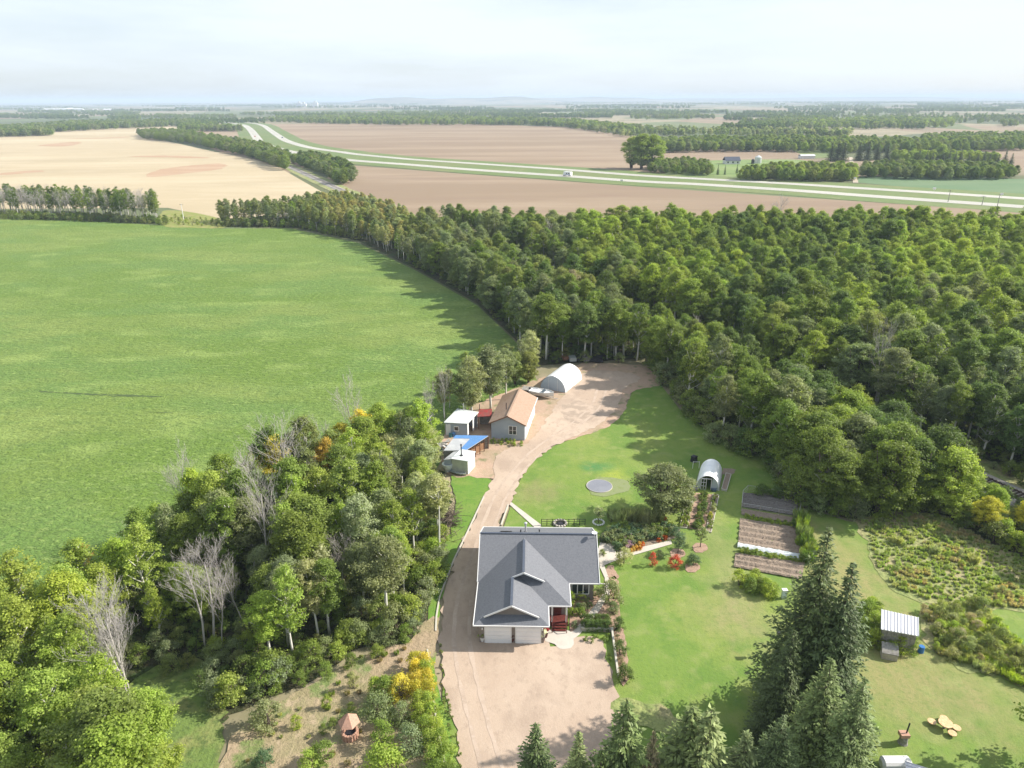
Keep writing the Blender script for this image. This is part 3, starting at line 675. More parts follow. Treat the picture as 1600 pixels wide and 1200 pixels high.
for a, b in [((-4.0,67.86,2.93),(-4.0,79.3,2.93)),((-3.96,60.55,2.93),(4.16,60.55,2.93)),((-3.96,60.55,2.93),(-3.96,67.9,2.93)),((4.15,60.55,2.93),(4.15,63.85,2.93)),((4.1,63.86,2.93),(6.64,63.86,2.93)),((6.64,63.86,2.93),(6.64,67.86,2.93)),((6.6,67.85,2.93),(10.16,67.85,2.93)),((-4.0,79.35,2.93),(10.16,79.35,2.93))]:
    fa.beam(a, b, .09, .13)
fa.build('gutter', m_white, house)
for a, b in [((-2.85,61.27,3.5),(.1,61.27,4.97)),((.1,61.27,4.97),(3.05,61.27,3.5)),((.1,66.17,4.98),(1.34,66.17,5.59)),((1.34,66.17,5.59),(3.72,66.17,4.41)),
             ((10.14,67.9,2.97),(10.14,73.55,5.86)),((10.14,73.55,5.86),(10.14,79.3,2.97)),((-4.04,67.9,2.97),(-4.04,73.55,5.86)),((-4.04,73.55,5.86),(-4.04,79.3,2.97))]:
    bg = hb(); bg.beam(a, b, .08, .18); bg.build('barge_board', m_white, house)
ga = hb(); ga.add([(-2.7,61.68,3.5),(2.9,61.68,3.5),(.1,61.68,4.9)], [(0,1,2)]); ga.build('gable', m_taupe, house)
ga = hb(); ga.add([(-.9,66.78,4.4),(3.6,66.78,4.4),(1.34,66.78,5.52)], [(0,1,2)]); ga.build('gable', m_shingle, house)
ga = hb(); ga.add([(9.5,68.4,2.9),(9.5,78.9,2.9),(9.5,73.55,5.6)], [(0,1,2)]); ga.build('gable', m_taupe, house)
ga = hb(); ga.add([(-3.42,68.4,2.9),(-3.42,78.9,2.9),(-3.42,73.55,5.6)], [(2,1,0)]); ga.build('gable', m_taupe, house)
for x0, x1 in ((-2.72, .0), (.62, 3.2)):
    fr = hb()
    for a, b in (((x0-.06,61.17,0),(x0-.06,61.17,2.35)),((x1+.06,61.17,0),(x1+.06,61.17,2.35)),((x0-.1,61.17,2.4),(x1+.1,61.17,2.4))): fr.beam(a, b, .12, .1, up=(0,1,0) if a[2] != b[2] else (0,0,1))
    dr = fr.build('garage_door', m_white, house)
    for k in range(4):
        p = hb(); z = .03 + k * .58; p.box(x0, x1, 61.10, 61.19, z, z + .555)
        for j in range(4):
            u = x0 + (x1-x0)*(j+.12)/4; v = x0 + (x1-x0)*(j+.88)/4; p.box(u, v, 61.085, 61.10, z+.1, z+.46)
        p.build('door_panel', m_door, dr)
for x in (-3.05, 3.42):
    m_ = hb(); m_.box(x-.07, x+.07, 61.08, 61.2, 1.95, 2.2); m_.build('wall_lamp', m_white, house)
window(house, HO, (6.95, 68.37), (8.95, 68.37), 1.15, 2.55, 3)
window(house, HO, (9.53, 70), (9.53, 71.6), 1.1, 2.4, 2); window(house, HO, (9.53, 74.5), (9.53, 76.3), 1.1, 2.4, 2)
window(house, HO, (-3.43, 72), (-3.43, 70.5), 1.2, 2.3, 2)
# porch
pd = hb(); pd.box(4.1, 6.35, 63.95, 65.2, 0, .72); pd.build('porch_deck', m_stain, house)
for k in range(4):
    s_ = hb(); s_.box(4.6, 6.1, 62.72 + k*.3, 63.04 + k*.3, .02 + .17*k, .14 + .17*k); s_.build('step', m_stain, house)
for x in (4.55, 6.15):
    s_ = hb(); s_.box(x-.09, x+.09, 63.95, 64.13, .72, 2.95); s_.build('porch_post', m_white, house)
    s_ = hb(); s_.beam((x,62.8,.95),(x,63.95,1.62),.06,.08); s_.beam((x,62.8,0),(x,62.8,.98),.08,.08,up=(0,1,0)); s_.build('stair_rail', m_stain, house)
for u0, u1 in ((4.12, 4.46), (6.24, 6.36)):
    rl = hb(); rl.beam((u0,63.98,1.62),(u1,63.98,1.62),.06,.08); rl.build('railing', m_stain, house)
dr = hb(); dr.box(4.75,5.65,65.13,65.19,.75,2.75); dr.build('front_door', m_stain, house)
# roof fittings
ch = hb(); ch.lathe([(.11,0),(.11,1.25),(.2,1.25),(.2,1.42),(.05,1.5)], (1.5,75.1,5.0), 14); ch.build('chimney_pipe', m_pipe, house)
ch = hb(); ch.lathe([(.24,0),(.15,.14)], (1.5,75.1,5.02), 12); ch.build('pipe_flashing', m_dark, house)
for x, y in ((.9,74.6),(3.2,75.0)):
    v_ = hb(); z = 5.9 - (y - 73.55) * .505; v_.lathe([(.07,-.1),(.07,.28),(.1,.28),(.1,.34)], (x, y, z), 8); v_.build('roof_vent', m_dark, house)
v_ = hb(); v_.slab([(-1.6,74.5,5.55),(-.2,74.5,5.55),(-.2,74.9,5.36),(-1.6,74.9,5.36)], .06); v_.build('roof_vent', m_dark, house)
ds = hb()
for i in range(1): ds.lathe([(.05,0),(.22,.04),(.34,.12),(.35,.13),(.20,.06),(.02,.03)], (9.85,73.1,6.3), 14)
ds.beam((9.85,73.1,5.7),(9.85,73.1,6.32),.05,.05,up=(0,1,0)); ds.build('satellite_dish', m_white, house)

# ------------------------------------------------------------ workshop with tan roof
A = G(768, 685.5); B = G(819.5, 689.5); ex = (B - A).normalized(); ey = Vector((-ex.y, ex.x, 0)); Wd = (B - A).length; Ln = 11.8
ws = thing('workshop', 'blue-grey workshop with a tan shingled gable roof and white doors along one side', 'workshop', A)
def L2(u, v, z=0): return A + ex * u + ey * v + Vector((0, 0, z))
o_ = A
m_ = MB(o_); pts = [L2(0,0), L2(Wd,0), L2(Wd,Ln), L2(0,Ln)]
shell(m_, [(p.x, p.y) for p in pts], 0, 3.3); m_.build('wall', m_gsid, ws)
for v in (0, Ln):
    m_ = MB(o_); m_.add([L2(0,v,3.28), L2(Wd,v,3.28), L2(Wd/2,v,4.62)], [(0,1,2) if v == 0 else (2,1,0)]); m_.build('gable', m_gsid, ws)
ov = .42; rz = 4.75; ez = 3.28 - .12
for pp in ([L2(-ov,-ov,ez), L2(Wd/2,-ov,rz), L2(Wd/2,Ln+ov,rz), L2(-ov,Ln+ov,ez)], [L2(Wd/2,-ov,rz), L2(Wd+ov,-ov,ez), L2(Wd+ov,Ln+ov,ez), L2(Wd/2,Ln+ov,rz)]):
    MB(o_).slab(pp, .12).build('roof', m_tan, ws)
m_ = MB(o_); m_.beam(L2(Wd/2,-ov,rz+.03), L2(Wd/2,Ln+ov,rz+.03), .3, .07); m_.build('ridge_cap', m_tan, ws)
m_ = MB(o_); m_.beam(L2(-ov,-ov-.03,ez-.08), L2(Wd/2,-ov-.03,rz-.08), .06, .18); m_.beam(L2(Wd/2,-ov-.03,rz-.08), L2(Wd+ov,-ov-.03,ez-.08), .06, .18); m_.build('barge_board', m_brown, ws)
m_ = MB(o_); m_.beam(L2(Wd+ov+.04,-ov,ez-.06), L2(Wd+ov+.04,Ln+ov,ez-.06), .1, .14); m_.build('gutter', m_white, ws)
a = L2(Wd*.53,-.02); b = L2(Wd*.76,-.02); window(ws, o_, (a.x,a.y), (b.x,b.y), 1.15, 2.75, 2, 2, out=(-ey.x,-ey.y))
for v0, v1 in ((.5,3.9),(4.5,7.6),(8.2,11.3)):
    d_ = MB(o_); d_.add([], []);
    fr = MB(o_); fr.beam(L2(Wd+.02,v0-.08,0), L2(Wd+.02,v0-.08,2.95), .12, .1, up=ey); fr.beam(L2(Wd+.02,v1+.08,0), L2(Wd+.02,v1+.08,2.95), .12, .1, up=ey); fr.beam(L2(Wd+.02,v0-.14,2.92), L2(Wd+.02,v1+.14,2.92), .1, .12)
    dr = fr.build('overhead_door', m_white, ws)
    for k in range(4):
        MB(o_).beam(L2(Wd+.03,v0,.38+.7*k), L2(Wd+.03,v1,.38+.7*k), .06, .67).build('door_panel', m_door, dr)
m_ = MB(o_); m_.beam(L2(Wd*.35,3.2,4.2), L2(Wd*.35,3.2,5.6), .12, .12, up=ey); m_.build('stovepipe', m_dark, ws)

# ------------------------------------------------------------ fabric quonset shelter
A = G(844.3, 607); B = G(883.5, 614.8); ex = (B - A).normalized(); ey = Vector((-ex.y, ex.x, 0)); Wd = (B - A).length; Ln = 8.3
st = thing('storage_shelter', 'white fabric arch shelter standing behind the tan roofed workshop', 'shelter', A)
def arch(v, n=14, hh=2.75, k=1.0, inset=0):
    out = []
    for i in range(n + 1):
        u = i / n; x = .5 - .5 * math.cos(math.pi * u); s_ = math.sin(math.pi * u)
        out.append(A + ex * ((x * (Wd - 2*inset)) + inset) + ey * v + Vector((0, 0, hh * (s_ ** .85) + .5 * (1 - abs(2*u-1)) )))
    return out
m_ = MB(A); rows = [arch(v) for v in np.linspace(0, Ln, 7)]
vs_ = [p + Vector((0, 0, .04 * (j % 2))) for j, r_ in enumerate(rows) for p in r_]
m_.add(vs_, [(j*15+i, (j+1)*15+i, (j+1)*15+i+1, j*15+i+1) for j in range(6) for i in range(14)]); m_.build('cover', m_fabric, st)
for v, rev in ((.06, False), (Ln-.06, True)):
    m_ = MB(A); p = arch(v, 14, 2.7, 1, .04); m_.add(p, [tuple(range(15))[::-1] if not rev else tuple(range(15))]); m_.build('end_panel', m_fabric2, st)
for t in (.32, .68): MB(A).beam(A + ex*Wd*t - ey*.02, A + ex*Wd*t - ey*.02 + Vector((0,0,2.7)), .05, .05, up=ey).build('door_zip', m_white, st)
m_ = MB(A); m_.beam(A+ex*-.1, A+ex*-.1+ey*Ln, .15, .2); m_.beam(A+ex*(Wd+.1), A+ex*(Wd+.1)+ey*Ln, .15, .2); m_.build('base_rail', m_oldwood, st)

# ------------------------------------------------------------ boats
def boat(name, label, p0, p1, w_, h_, mat, inner, trailer=True, tilt=0):
    p0, p1 = Vector(p0), Vector(p1); d = (p1 - p0); L = d.length; z = .55 if trailer else .06
    t = thing(name, label, 'boat', ((p0+p1)/2).xy.to_3d(), math.atan2(d.y, d.x))
    n, k = 9, 7; vs_ = []
    for i in range(n + 1):
        u = i / n; hw = w_/2 * (.82 + .18*math.sin(u*2.2)) * (1 - max(0, (u-.45)/.55) ** 2.2); sh = h_ * (1 + .25*u*u)
        for j in range(k):
            a_ = (j / (k-1) - .5) * 2; y = hw * (abs(a_) ** .7) * (1 if a_ >= 0 else -1); zz = sh * (abs(a_) ** 2.2) * .95 + .25 * h_ * max(0, u - .6)
            vs_.append((-L/2 + L*u, y, z + zz))
    hull = MB(); hull.add(vs_, [(i*k+j, (i+1)*k+j, (i+1)*k+j+1, i*k+j+1) for i in range(n) for j in range(k-1)] + [tuple(range(k))])
    hull.build('hull', mat, t, True)
    dk = MB(); dk.add([(x, y*.93, zz - .18) for (x, y, zz) in [vs_[i*k] for i in range(n+1)] + [vs_[i*k+k-1] for i in range(n, -1, -1)]], [tuple(range(2*n+2))]); dk.build('deck', inner, t)
    ru = MB(); ru.tube([vs_[i*k] for i in range(n+1)] + [vs_[i*k+k-1] for i in range(n, -1, -1)], .05, 5); ru.build('gunwale', mat, t)
    for sx in ((-.22, .08) if h_ > .5 else (-.25, .02, .25)):
        s_ = MB(); s_.box(L*sx-.18, L*sx+.18, -w_*.36, w_*.36, z + h_*.62, z + h_*.8 + (.12 if h_ > .5 else 0)); s_.build('seat', m_white if h_ > .5 else mat, t)
    if trailer:
        e = MB(); e.box(-L/2-.35, -L/2, -.18, .18, z+.3, z+1.1); e.build('outboard_motor', m_dark, t)
        e = MB(); e.add([(L*.12,-w_*.33,z+h_*.9),(L*.12,w_*.33,z+h_*.9),(L*.04,w_*.3,z+h_*.9+.4),(L*.04,-w_*.3,z+h_*.9+.4)], [(0,1,2,3)]); e.build('windshield', m_glass, t)
        f = MB(); f.beam((-L*.45,-.5,.4),(L*.5,0,.4),.08,.1); f.beam((-L*.45,.5,.4),(L*.5,0,.4),.08,.1); f.beam((L*.5,0,.4),(L*.68,0,.4),.08,.1); f.build('trailer_frame', m_pipe, t)
        for s_ in (-1, 1):
            q = MB(); q.tube([(-L*.15, s_*w_*.46-.08, .3),(-L*.15, s_*w_*.46+.08, .3)], .3, 12); q.build('wheel', m_black, t)
    return t
boat('motor_boat', 'white open motorboat on a trailer parked between the workshop and the fabric shelter', G(829, 614, .5), G(865, 621, .5), 2.3, .85, m_fabric, m_white)
boat('rowing_boat', 'grey aluminium rowing boat lying in front of the small stovepipe shed', G(703, 736), G(728, 745), 1.4, .42, m_alu, m_groof, False)
boat('small_dinghy', 'dark little dinghy beside the grey and blue roofed shed', G(681, 716), G(690, 704), 1.2, .4, M('dinghy_green', (.10, .17, .17), .5), m_dark, False)
ft = thing('flat_trailer', 'flat deck trailer half behind the white motorboat', 'trailer', G(828, 612))
MB().box(-1.6, 1.6, -1, 1, .55, .7).build('deck', m_oldwood, ft); MB().beam((1.6,0,.5),(3,0,.5),.1,.1).build('drawbar', m_dark, ft)
for s_ in (-1, 1): MB().tube([(0,s_*1.12-.1,.35),(0,s_*1.12+.1,.35)], .35, 12).build('wheel', m_black, ft)
ft.rotation_euler.z = -.3

# ------------------------------------------------------------ sheds by the workshop
def quad_shed(name, label, c, h_lo, h_hi, wallm, roofm, hi_side, ov=.25, walls=(0,1,2,3), th=.1):
    """c: four ground corners; single-pitch roof rising to side hi_side (edge index)"""
    o = c[0].copy(); t = thing(name, label, 'shed', o)
    hs = [h_lo] * 4; hs[hi_side] = hs[(hi_side + 1) % 4] = h_hi
    cen = sum(c, Vector()) / 4
    for i in walls:
        a_, b_ = c[i], c[(i+1) % 4]; MB(o).add([a_, b_, b_ + UP*hs[(i+1)%4], a_ + UP*hs[i]], [(0,1,2,3)]).build('wall', wallm[i] if isinstance(wallm, (list, tuple)) else wallm, t)
    top = [p + (p - cen).normalized() * ov * 1.4 + UP * (hs[i] + th + .01) for i, p in enumerate(c)]
    MB(o).slab(top, th).build('roof', roofm, t)
    return t, o, hs
# pale metal roofed shed, left of the workshop (corners: front left, front right, back right, back left)
c1 = [G(697, 681), G(730.5, 682.5), G(746, 668), G(716, 663)]
t, o, hs = quad_shed('shed', 'shed with pale metal roof and blue-grey front wall, left of the workshop', c1, 2.6, 2.9, m_gsid, m_lroof, 2, walls=(0, 3, 2))
d = (c1[1] - c1[0]).normalized()
m_ = MB(o); p = c1[0] + d * .05 - Vector((0,.06,0)); m_.beam(p + UP*.1 + d*.4, p + UP*2.3 + d*.4, .85, .06, up=(0,1,0)); m_.build('side_door', m_white, t)
q = c1[0] + d * 1.5 - Vector((0,.05,0)); window(t, o, (q.x, q.y), ((q + d*.8).x, (q + d*.8).y), 1.1, 1.95, 1, 1, out=(0,-1), fw=.16)
e = (c1[2] - c1[1]).normalized()
for s0, s1 in ((0, .12), (.52, .68), (.95, 1.0)):
    Lc = (c1[2]-c1[1]).length; MB(o).beam(c1[1] + e*Lc*(s0+s1)/2, c1[1] + e*Lc*(s0+s1)/2 + UP*2.5, max(.15, Lc*(s1-s0)), .08, up=Vector((e.y,-e.x,0))).build('wall_post', m_wsid, t)
for k, (x, y) in enumerate(((704,684),(709,683))):
    pl = MB(); pl.lathe([(.28,0),(.3,.1),(.3,.75),(.27,.85)], (0,0,0), 12); b_ = pl.build('barrel', M('teal_barrel', (.05,.16,.17), .5) if k == 0 else m_blue, None); b_.location = G(x, y)
    tag(b_, ('teal barrel standing by the white framed window of the pale roofed shed', 'second barrel, right of the teal one by the pale roofed shed')[k], 'barrel')
# red lean-to roof
c2 = [G(748, 672), G(767, 671), G(768, 664), G(750, 664)]
t, o, hs = quad_shed('lean_to', 'small red roofed lean-to between the pale shed and the workshop', c2, 2.6, 3.0, m_oldwood, m_redr, 2, walls=(2,), ov=.15)
for p in c2[:2]: MB(o).beam(p, p + UP*2.55, .1, .1, up=(0,1,0)).build('post', m_brown, t)
MB(o).beam(c2[3]+UP*2.9, c2[3]+UP*4.1, .12, .12, up=(0,1,0)).build('stovepipe', m_dark, t)
# open shed: grey sheet + blue tarp roof on brown posts
q4 = [G(693,704,2.5), G(728,703.5,2.5), G(763,681,2.5), G(712,680,2.5)]
cg = [Vector((p.x, p.y, 0)) for p in q4]; o = cg[0].copy()
t = thing('open_shed', 'open-sided wood shed roofed with grey sheet and a bright blue tarp', 'shed', o)
MB(o).slab([p.copy() for p in [q4[0], q4[1], q4[2], q4[3]]], .09).build('roof', m_groof, t)
ra_ = q4[1] + (q4[0]-q4[1])*.06; b1 = [q4[1]+UP*.03, q4[2]+UP*.03, q4[3]+UP*.03, q4[3].lerp(q4[0], .22)+UP*.03, q4[2].lerp(q4[3], .45).lerp(q4[1].lerp(q4[0],.35), .22)+UP*.03, q4[1].lerp(q4[0], .3)+UP*.03]
MB(o).slab(b1, .02).build('tarp', m_blue, t)
MB(o).add([cg[0], cg[1].lerp(cg[0], .5), cg[1].lerp(cg[0], .5)+UP*2.4, cg[0]+UP*2.4], [(0,1,2,3)]).build('wall', m_oldwood, t)
MB(o).add([cg[3], cg[2], cg[2]+UP*2.4, cg[3]+UP*2.4], [(3,2,1,0)]).build('wall', m_oldwood, t)
MB(o).add([cg[0], cg[3], cg[3]+UP*2.4, cg[0]+UP*2.4], [(0,1,2,3)]).build('wall', m_oldwood, t)
for f_ in (0, .2, .4, .6, .8, 1):
    p = cg[1].lerp(cg[2], f_*.97+.02); MB(o).beam(p, p + UP*2.42, .14, .14, up=(0,1,0)).build('post', m_brown, t)
# firewood stacked under it
wd = MB(); rr = random.Random(5); base = cg[1].lerp(cg[3], .32)
dd = (cg[2]-cg[1]).normalized()
for i in range(26):
    for j in range(6):
        p = cg[1].lerp(cg[0], .18) + dd * (.4 + i*.27) + UP*(.14 + j*.22); wd.tube([p, p + Vector((-dd.y, dd.x, 0))*.45], .11, 6)
tag(wd.build('firewood', M('split_wood', (.42,.25,.14), .9, [('n', 4, (.30,.17,.10), .45, .6)])), 'split firewood stacked under the blue tarp roof', 'firewood', kind='stuff')
# stovepipe shed
c4 = [G(706.5, 738.5), G(731.5, 742.5), G(742.5, 729.5), G(721, 726)]
t, o, hs = quad_shed('garden_shed', 'small cream box shed with a tall black stovepipe', c4, 2.45, 2.65, [M('cream_panel', (.50,.51,.43), .7, [('n', 1, (.42,.43,.37), .45, .6)]), m_wsid, m_wsid, m_wsid], m_lroof, 2, ov=.12)
pc = c4[0].lerp(c4[2], .42); m_ = MB(o); m_.tube([pc + UP*2.5, pc + UP*4.5], .09, 10); m_.tube([pc + UP*4.45, pc+UP*4.6], .14, 10); m_.build('stovepipe', m_dark, t)
m_ = MB(o); m_.lathe([(.3,0),(.12,.12)], pc + UP*2.66, 12); m_.build('pipe_flashing', m_dark, t)
sp = c4[3].lerp(c4[0], 0); s1 = [c4[0] + Vector((-1.2,.15,0)), c4[0] + Vector((-.1,0,0)), c4[3] + Vector((-.1,0,0)), c4[3] + Vector((-1.2,0,0))]
t, o, hs = quad_shed('tool_lean_to', 'narrow grey lean-to against the left wall of the stovepipe shed', s1, 2.2, 2.4, m_gsid, m_groof, 1, ov=.1)
m_ = MB(); m_.lathe([(.05,0),(.55,.05),(.8,.5),(.85,.95),(.95,1.0),(.9,1.06),(.6,1.0),(.5,.8)], (0,0,.45), 18); m_.lathe([(.5,0),(.45,.5)], (0,0,0), 10)
b_ = m_.build('water_tub', m_lroof, None, False); b_.location = G(700, 737); tag(b_, 'large pale round tub standing at the corner of the stovepipe shed', 'tub')
tp = thing('timber_pile', 'pile of grey boards and scrap left of the blue and grey roofed shed', 'pile', G(690, 700)); rr = random.Random(8)
for k in range(9):
    MB().beam((rr.uniform(-1,.6), rr.uniform(-1.3,1.3), .1+.09*k), (rr.uniform(.8,2), rr.uniform(-1.3,2.3), .12+.09*k), .3, .07).build('board', m_oldwood if k % 3 else m_wsid, tp)
# parked row under the trees behind the yard: dark trailers and stacked things
rr = random.Random(11)
names = ['dark old trailer', 'rusty farm implement', 'grey utility trailer', 'dark car hulk', 'stack of dark pallets', 'old tarp-covered trailer', 'black stock tank trailer']
for k, (x, y) in enumerate([(868,566),(882,563),(894,565),(904,564),(915,565),(926,565),(936,566)]):
    t = thing('parked_trailer', names[k] + ' in the row behind the white shelter', 'trailer', G(x, y), rr.uniform(-.15, .35), 'old trailers and machines along the trees')
    MB().box(-.75, .75, -1.2, 1.2, .45, rr.uniform(.75, 1.5)).build('bed', [m_dark, m_brown, m_alu, m_dark, m_oldwood, m_dark, m_black][k], t)
    for s_ in (-1, 1): MB().tube([(s_*.8-.09, -.1, .35),(s_*.8+.09,-.1,.35)], .35, 10).build('wheel', m_black, t)
    MB().beam((0,-1.2,.45),(0,-2.0,.4),.08,.08).build('drawbar', m_dark, t)

# ------------------------------------------------------------ greenhouse
A = G(1086.5, 764); B = G(1122.5, 768); ex = (B - A).normalized(); ey = Vector((-ex.y, ex.x, 0)); Wd = (B - A).length; Ln = 5.6
sh = G(1099, 745) - G(1087.5, 764)
gh = thing('greenhouse', 'small white hoop greenhouse with an open door facing the garden beds', 'greenhouse', A)
def ga_(v, n=14, hh=2.5, ins=0): return [A + ex*(Wd/2 - (Wd/2-ins)*math.cos(math.pi*i/n)) + ey*v + ex*(v*.12) + UP*((hh-ins)*math.sin(math.pi*i/n)**.85) for i in range(n+1)]
m_ = MB(A); rows = [ga_(v) for v in np.linspace(0, Ln, 6)]
m_.add([p for r_ in rows for p in r_], [(j*15+i, (j+1)*15+i, (j+1)*15+i+1, j*15+i+1) for j in range(5) for i in range(14)]); m_.build('cover', m_poly, gh)
bk = ga_(Ln-.02, 14, 2.48, .02); MB(A).add(bk, [tuple(range(15))]).build('rear_panel', m_poly, gh)
fr = ga_(.05, 14, 2.46, .03)
m_ = MB(A)
def fz(u): return fr[min(14, max(0, int(round(math.acos(max(-1, min(1, 1-2*u)))/math.pi*14))))].z
for u0, u1 in ((.03, .22), (.66, .97)):
    k0 = [p for p in fr if u0*Wd <= (p-A).dot(ex) <= u1*Wd]; m_.add([A+ex*Wd*u0+ey*.05] + [p for p in k0] + [A+ex*Wd*u1+ey*.05], [tuple(range(len(k0)+2))[::-1]])
m_.build('front_panel', M('clear_panel', (.42,.46,.46), .25, spec=.6), gh)
m_ = MB(A)
for u in (.22, .44, .66): m_.beam(A+ex*Wd*u, A+ex*Wd*u+UP*2.1, .08, .08, up=ey)
m_.beam(A+ex*Wd*.22+UP*1.95, A+ex*Wd*.66+UP*1.95, .08, .08); m_.tube(fr, .05, 5); m_.build('door_frame', m_white, gh)
dp = A + ex*Wd*.22 - ey*.05
dr = MB(A)
for z in (.1, .7, 1.3, 1.9): dr.beam(dp + UP*z, dp - ex*.0 + (ex*.75) + UP*z, .05, .07)
for u in (0, .38, .75): dr.beam(dp + ex*u + UP*.1, dp + ex*u + UP*1.9, .07, .05, up=ey)
dr.build('door', m_white, gh)
m_ = MB(A); m_.beam(A+ex*-.05, A+ex*-.05+ey*Ln+ex*Ln*.12, .12, .25); m_.beam(A+ex*(Wd+.05), A+ex*(Wd+.05)+ey*Ln+ex*Ln*.12, .12, .25); m_.build('base_board', m_oldwood, gh)
for k, (x, y, r_, m__, lb) in enumerate([(1080,764,.55,m_pipe,'grey round tub left of the greenhouse door'),(1115,768,.42,M('navy_tub',(.06,.09,.14),.5),'dark round tub at the right of the greenhouse front'),(1086,767,.4,m_oldwood,'small pale planter at the greenhouse corner')]):
    q = MB(); q.lathe([(r_*.85,0),(r_,.55),(r_*.92,.55),(r_*.85,.42)], (0,0,0), 16); b_ = q.build('garden_tub', m__, None); b_.location = G(x, y); tag(b_, lb, 'tub')
cb = thing('compost_bin', 'black lidded compost bin behind the big round bush', 'bin', G(1084, 722))
MB().lathe([(.62,0),(.5,1.0)], (0,0,0), 4).build('body', m_black, cb); MB().lathe([(.6,1.0),(.55,1.12),(.2,1.2)], (0,0,0), 4).build('lid', m_dark, cb)
t = thing('stake_frame', 'little pale stake frame between the compost bin and the greenhouse', 'frame', G(1087, 733))
MB().beam((-.5,0,0),(-.5,0,1.4),.06,.06,up=(0,1,0)).beam((.5,0,0),(.5,0,1.4),.06,.06,up=(0,1,0)).build('upright', m_white, t); MB().beam((-.5,0,1.3),(.5,0,1.3),.05,.05).build('crossbar', m_white, t)

def raised_bed(label, c, h_=.35, soil=m_soil, mat=None, cat='raised bed'):
    o = c[0].copy(); t = thing('raised_bed', label, cat, o)
    for i in range(4):
        a_, b_ = c[i], c[(i+1)%4]; MB(o).beam(a_ + UP*h_/2, b_ + UP*h_/2, .09, h_).build('board', mat or m_timber, t)
    MB(o).add([p + UP*(h_*.8) for p in c], [(0,1,2,3)]).build('soil', soil, t); return t
m_pale = M('pale_board', (.48,.45,.38), .8)
raised_bed('long narrow raised bed at the left of the garden strip', [G(1062,826),(G(1073,827)),G(1084,772),G(1075,771)], .3, m_soil, m_pale)
raised_bed('long narrow raised bed at the right of the garden strip', [G(1103,831),(G(1111,834)),G(1123,776),G(1114,774)], .3, m_soil, m_pale)
raised_bed('pale framed raised bed right of the greenhouse', [G(1127,767),(G(1135,769)),G(1142,744),G(1134,742)], .4, m_soil, m_pale)
sheet('garden_path', [(1073,827),(1103,831),(1116,774),(1084,771)], .16, m_mulch, .03, .5, False)
sheet('dirt_patch', [(1128,742),(1146,742),(1148,735),(1130,733)], .16, m_soil, .1, .5)
# vegetable garden: dark framed bed at the back, soil beds with furrows
def garden_bed(label, c, rows, soil=m_soil, z=.15):
    """furrowed soil: c = front-left, front-right, back-right, back-left"""
    nu, nv = 40, rows * 6; vs_ = []; rr = random.Random(len(label))
    for j in range(nv + 1):
        for i in range(nu + 1):
            a_ = c[0].lerp(c[1], i/nu); b_ = c[3].lerp(c[2], i/nu); p = a_.lerp(b_, j/nv)
            vs_.append((p.x, p.y, z + .13 + .13*math.sin(j/nv*rows*6.283) + rr.gauss(0,.025)))
    me = bpy.data.meshes.new('garden_bed'); me.from_pydata(vs_, [], [(j*(nu+1)+i, j*(nu+1)+i+1, (j+1)*(nu+1)+i+1, (j+1)*(nu+1)+i) for j in range(nv) for i in range(nu)]); me.materials.append(soil)
    return tag(link('garden_bed', me), label, kind='structure')
m_soild = M('dark_soil', (.17,.155,.14), .95, [('n', 1.5, (.18,.16,.145), .45, .65), ('n', 7, (.08,.07,.065), .5, .7)], [(5,.9,.12)])
garden_bed('bare furrowed bed below the white row cover', [G(1146,888),G(1252,908),G(1257,882),G(1149,866)], 3)
garden_bed('furrowed garden beds above the white row cover', [G(1153,853),G(1250,868),G(1255,828),G(1156,812)], 5)
garden_bed('thin bed below the dark fenced plot', [G(1158,806),G(1250,822),G(1248,812),G(1158,797)], 1)
garden_bed('dark furrowed plot inside the low wire fence', [G(1159,794),G(1245,808),G(1248,780),G(1161,772)], 4, m_soild)
rc = MB(); c0, c1_ = G(1152,856), G(1249,874); n = 24; vs_ = []; rr = random.Random(3)
e = (c1_-c0).normalized(); pn = Vector((-e.y, e.x, 0))
for i in range(n+1):
    p = c0.lerp(c1_, i/n)
    for j in range(7):
        a_ = math.pi*j/6; vs_.append(p + pn*(-.62*math.cos(a_)+.3) + UP*(.12+(.36 + .06*(i%4==0) + rr.gauss(0,.03))*math.sin(a_)))
rc.add(vs_, [(i*7+j, (i+1)*7+j, (i+1)*7+j+1, i*7+j+1) for i in range(n) for j in range(6)] + [tuple(range(7)), tuple(range(n*7, n*7+7))])
tag(rc.build('row_cover', m_net, None), 'long white cloth row cover between the two furrowed garden beds', 'row cover')
fc = thing('garden_fence', 'low wire fence round the dark plot at the back of the vegetable garden', 'fence', G(1159,796)); o = fc.location.copy()
ring = [G(1158,796), G(1246,811), G(1250,797), G(1243,781), G(1235,779), G(1168,768), G(1160,776)]
for i, p in enumerate(ring):
    q = ring[(i+1) % len(ring)]; m = max(1, int((q-p).length/2.2))
    for k in range(m):
        s_ = p.lerp(q, k/m); MB(o).beam(s_, s_+UP*1.1, .06, .06, up=(0,1,0)).build('post', m_timber, fc)
    for z in (.15,.4,.65,.9,1.08): MB(o).beam(p+UP*z, q+UP*z, .012 if z < 1 else .04, .02 if z < 1 else .04).build('wire', m_pipe, fc)

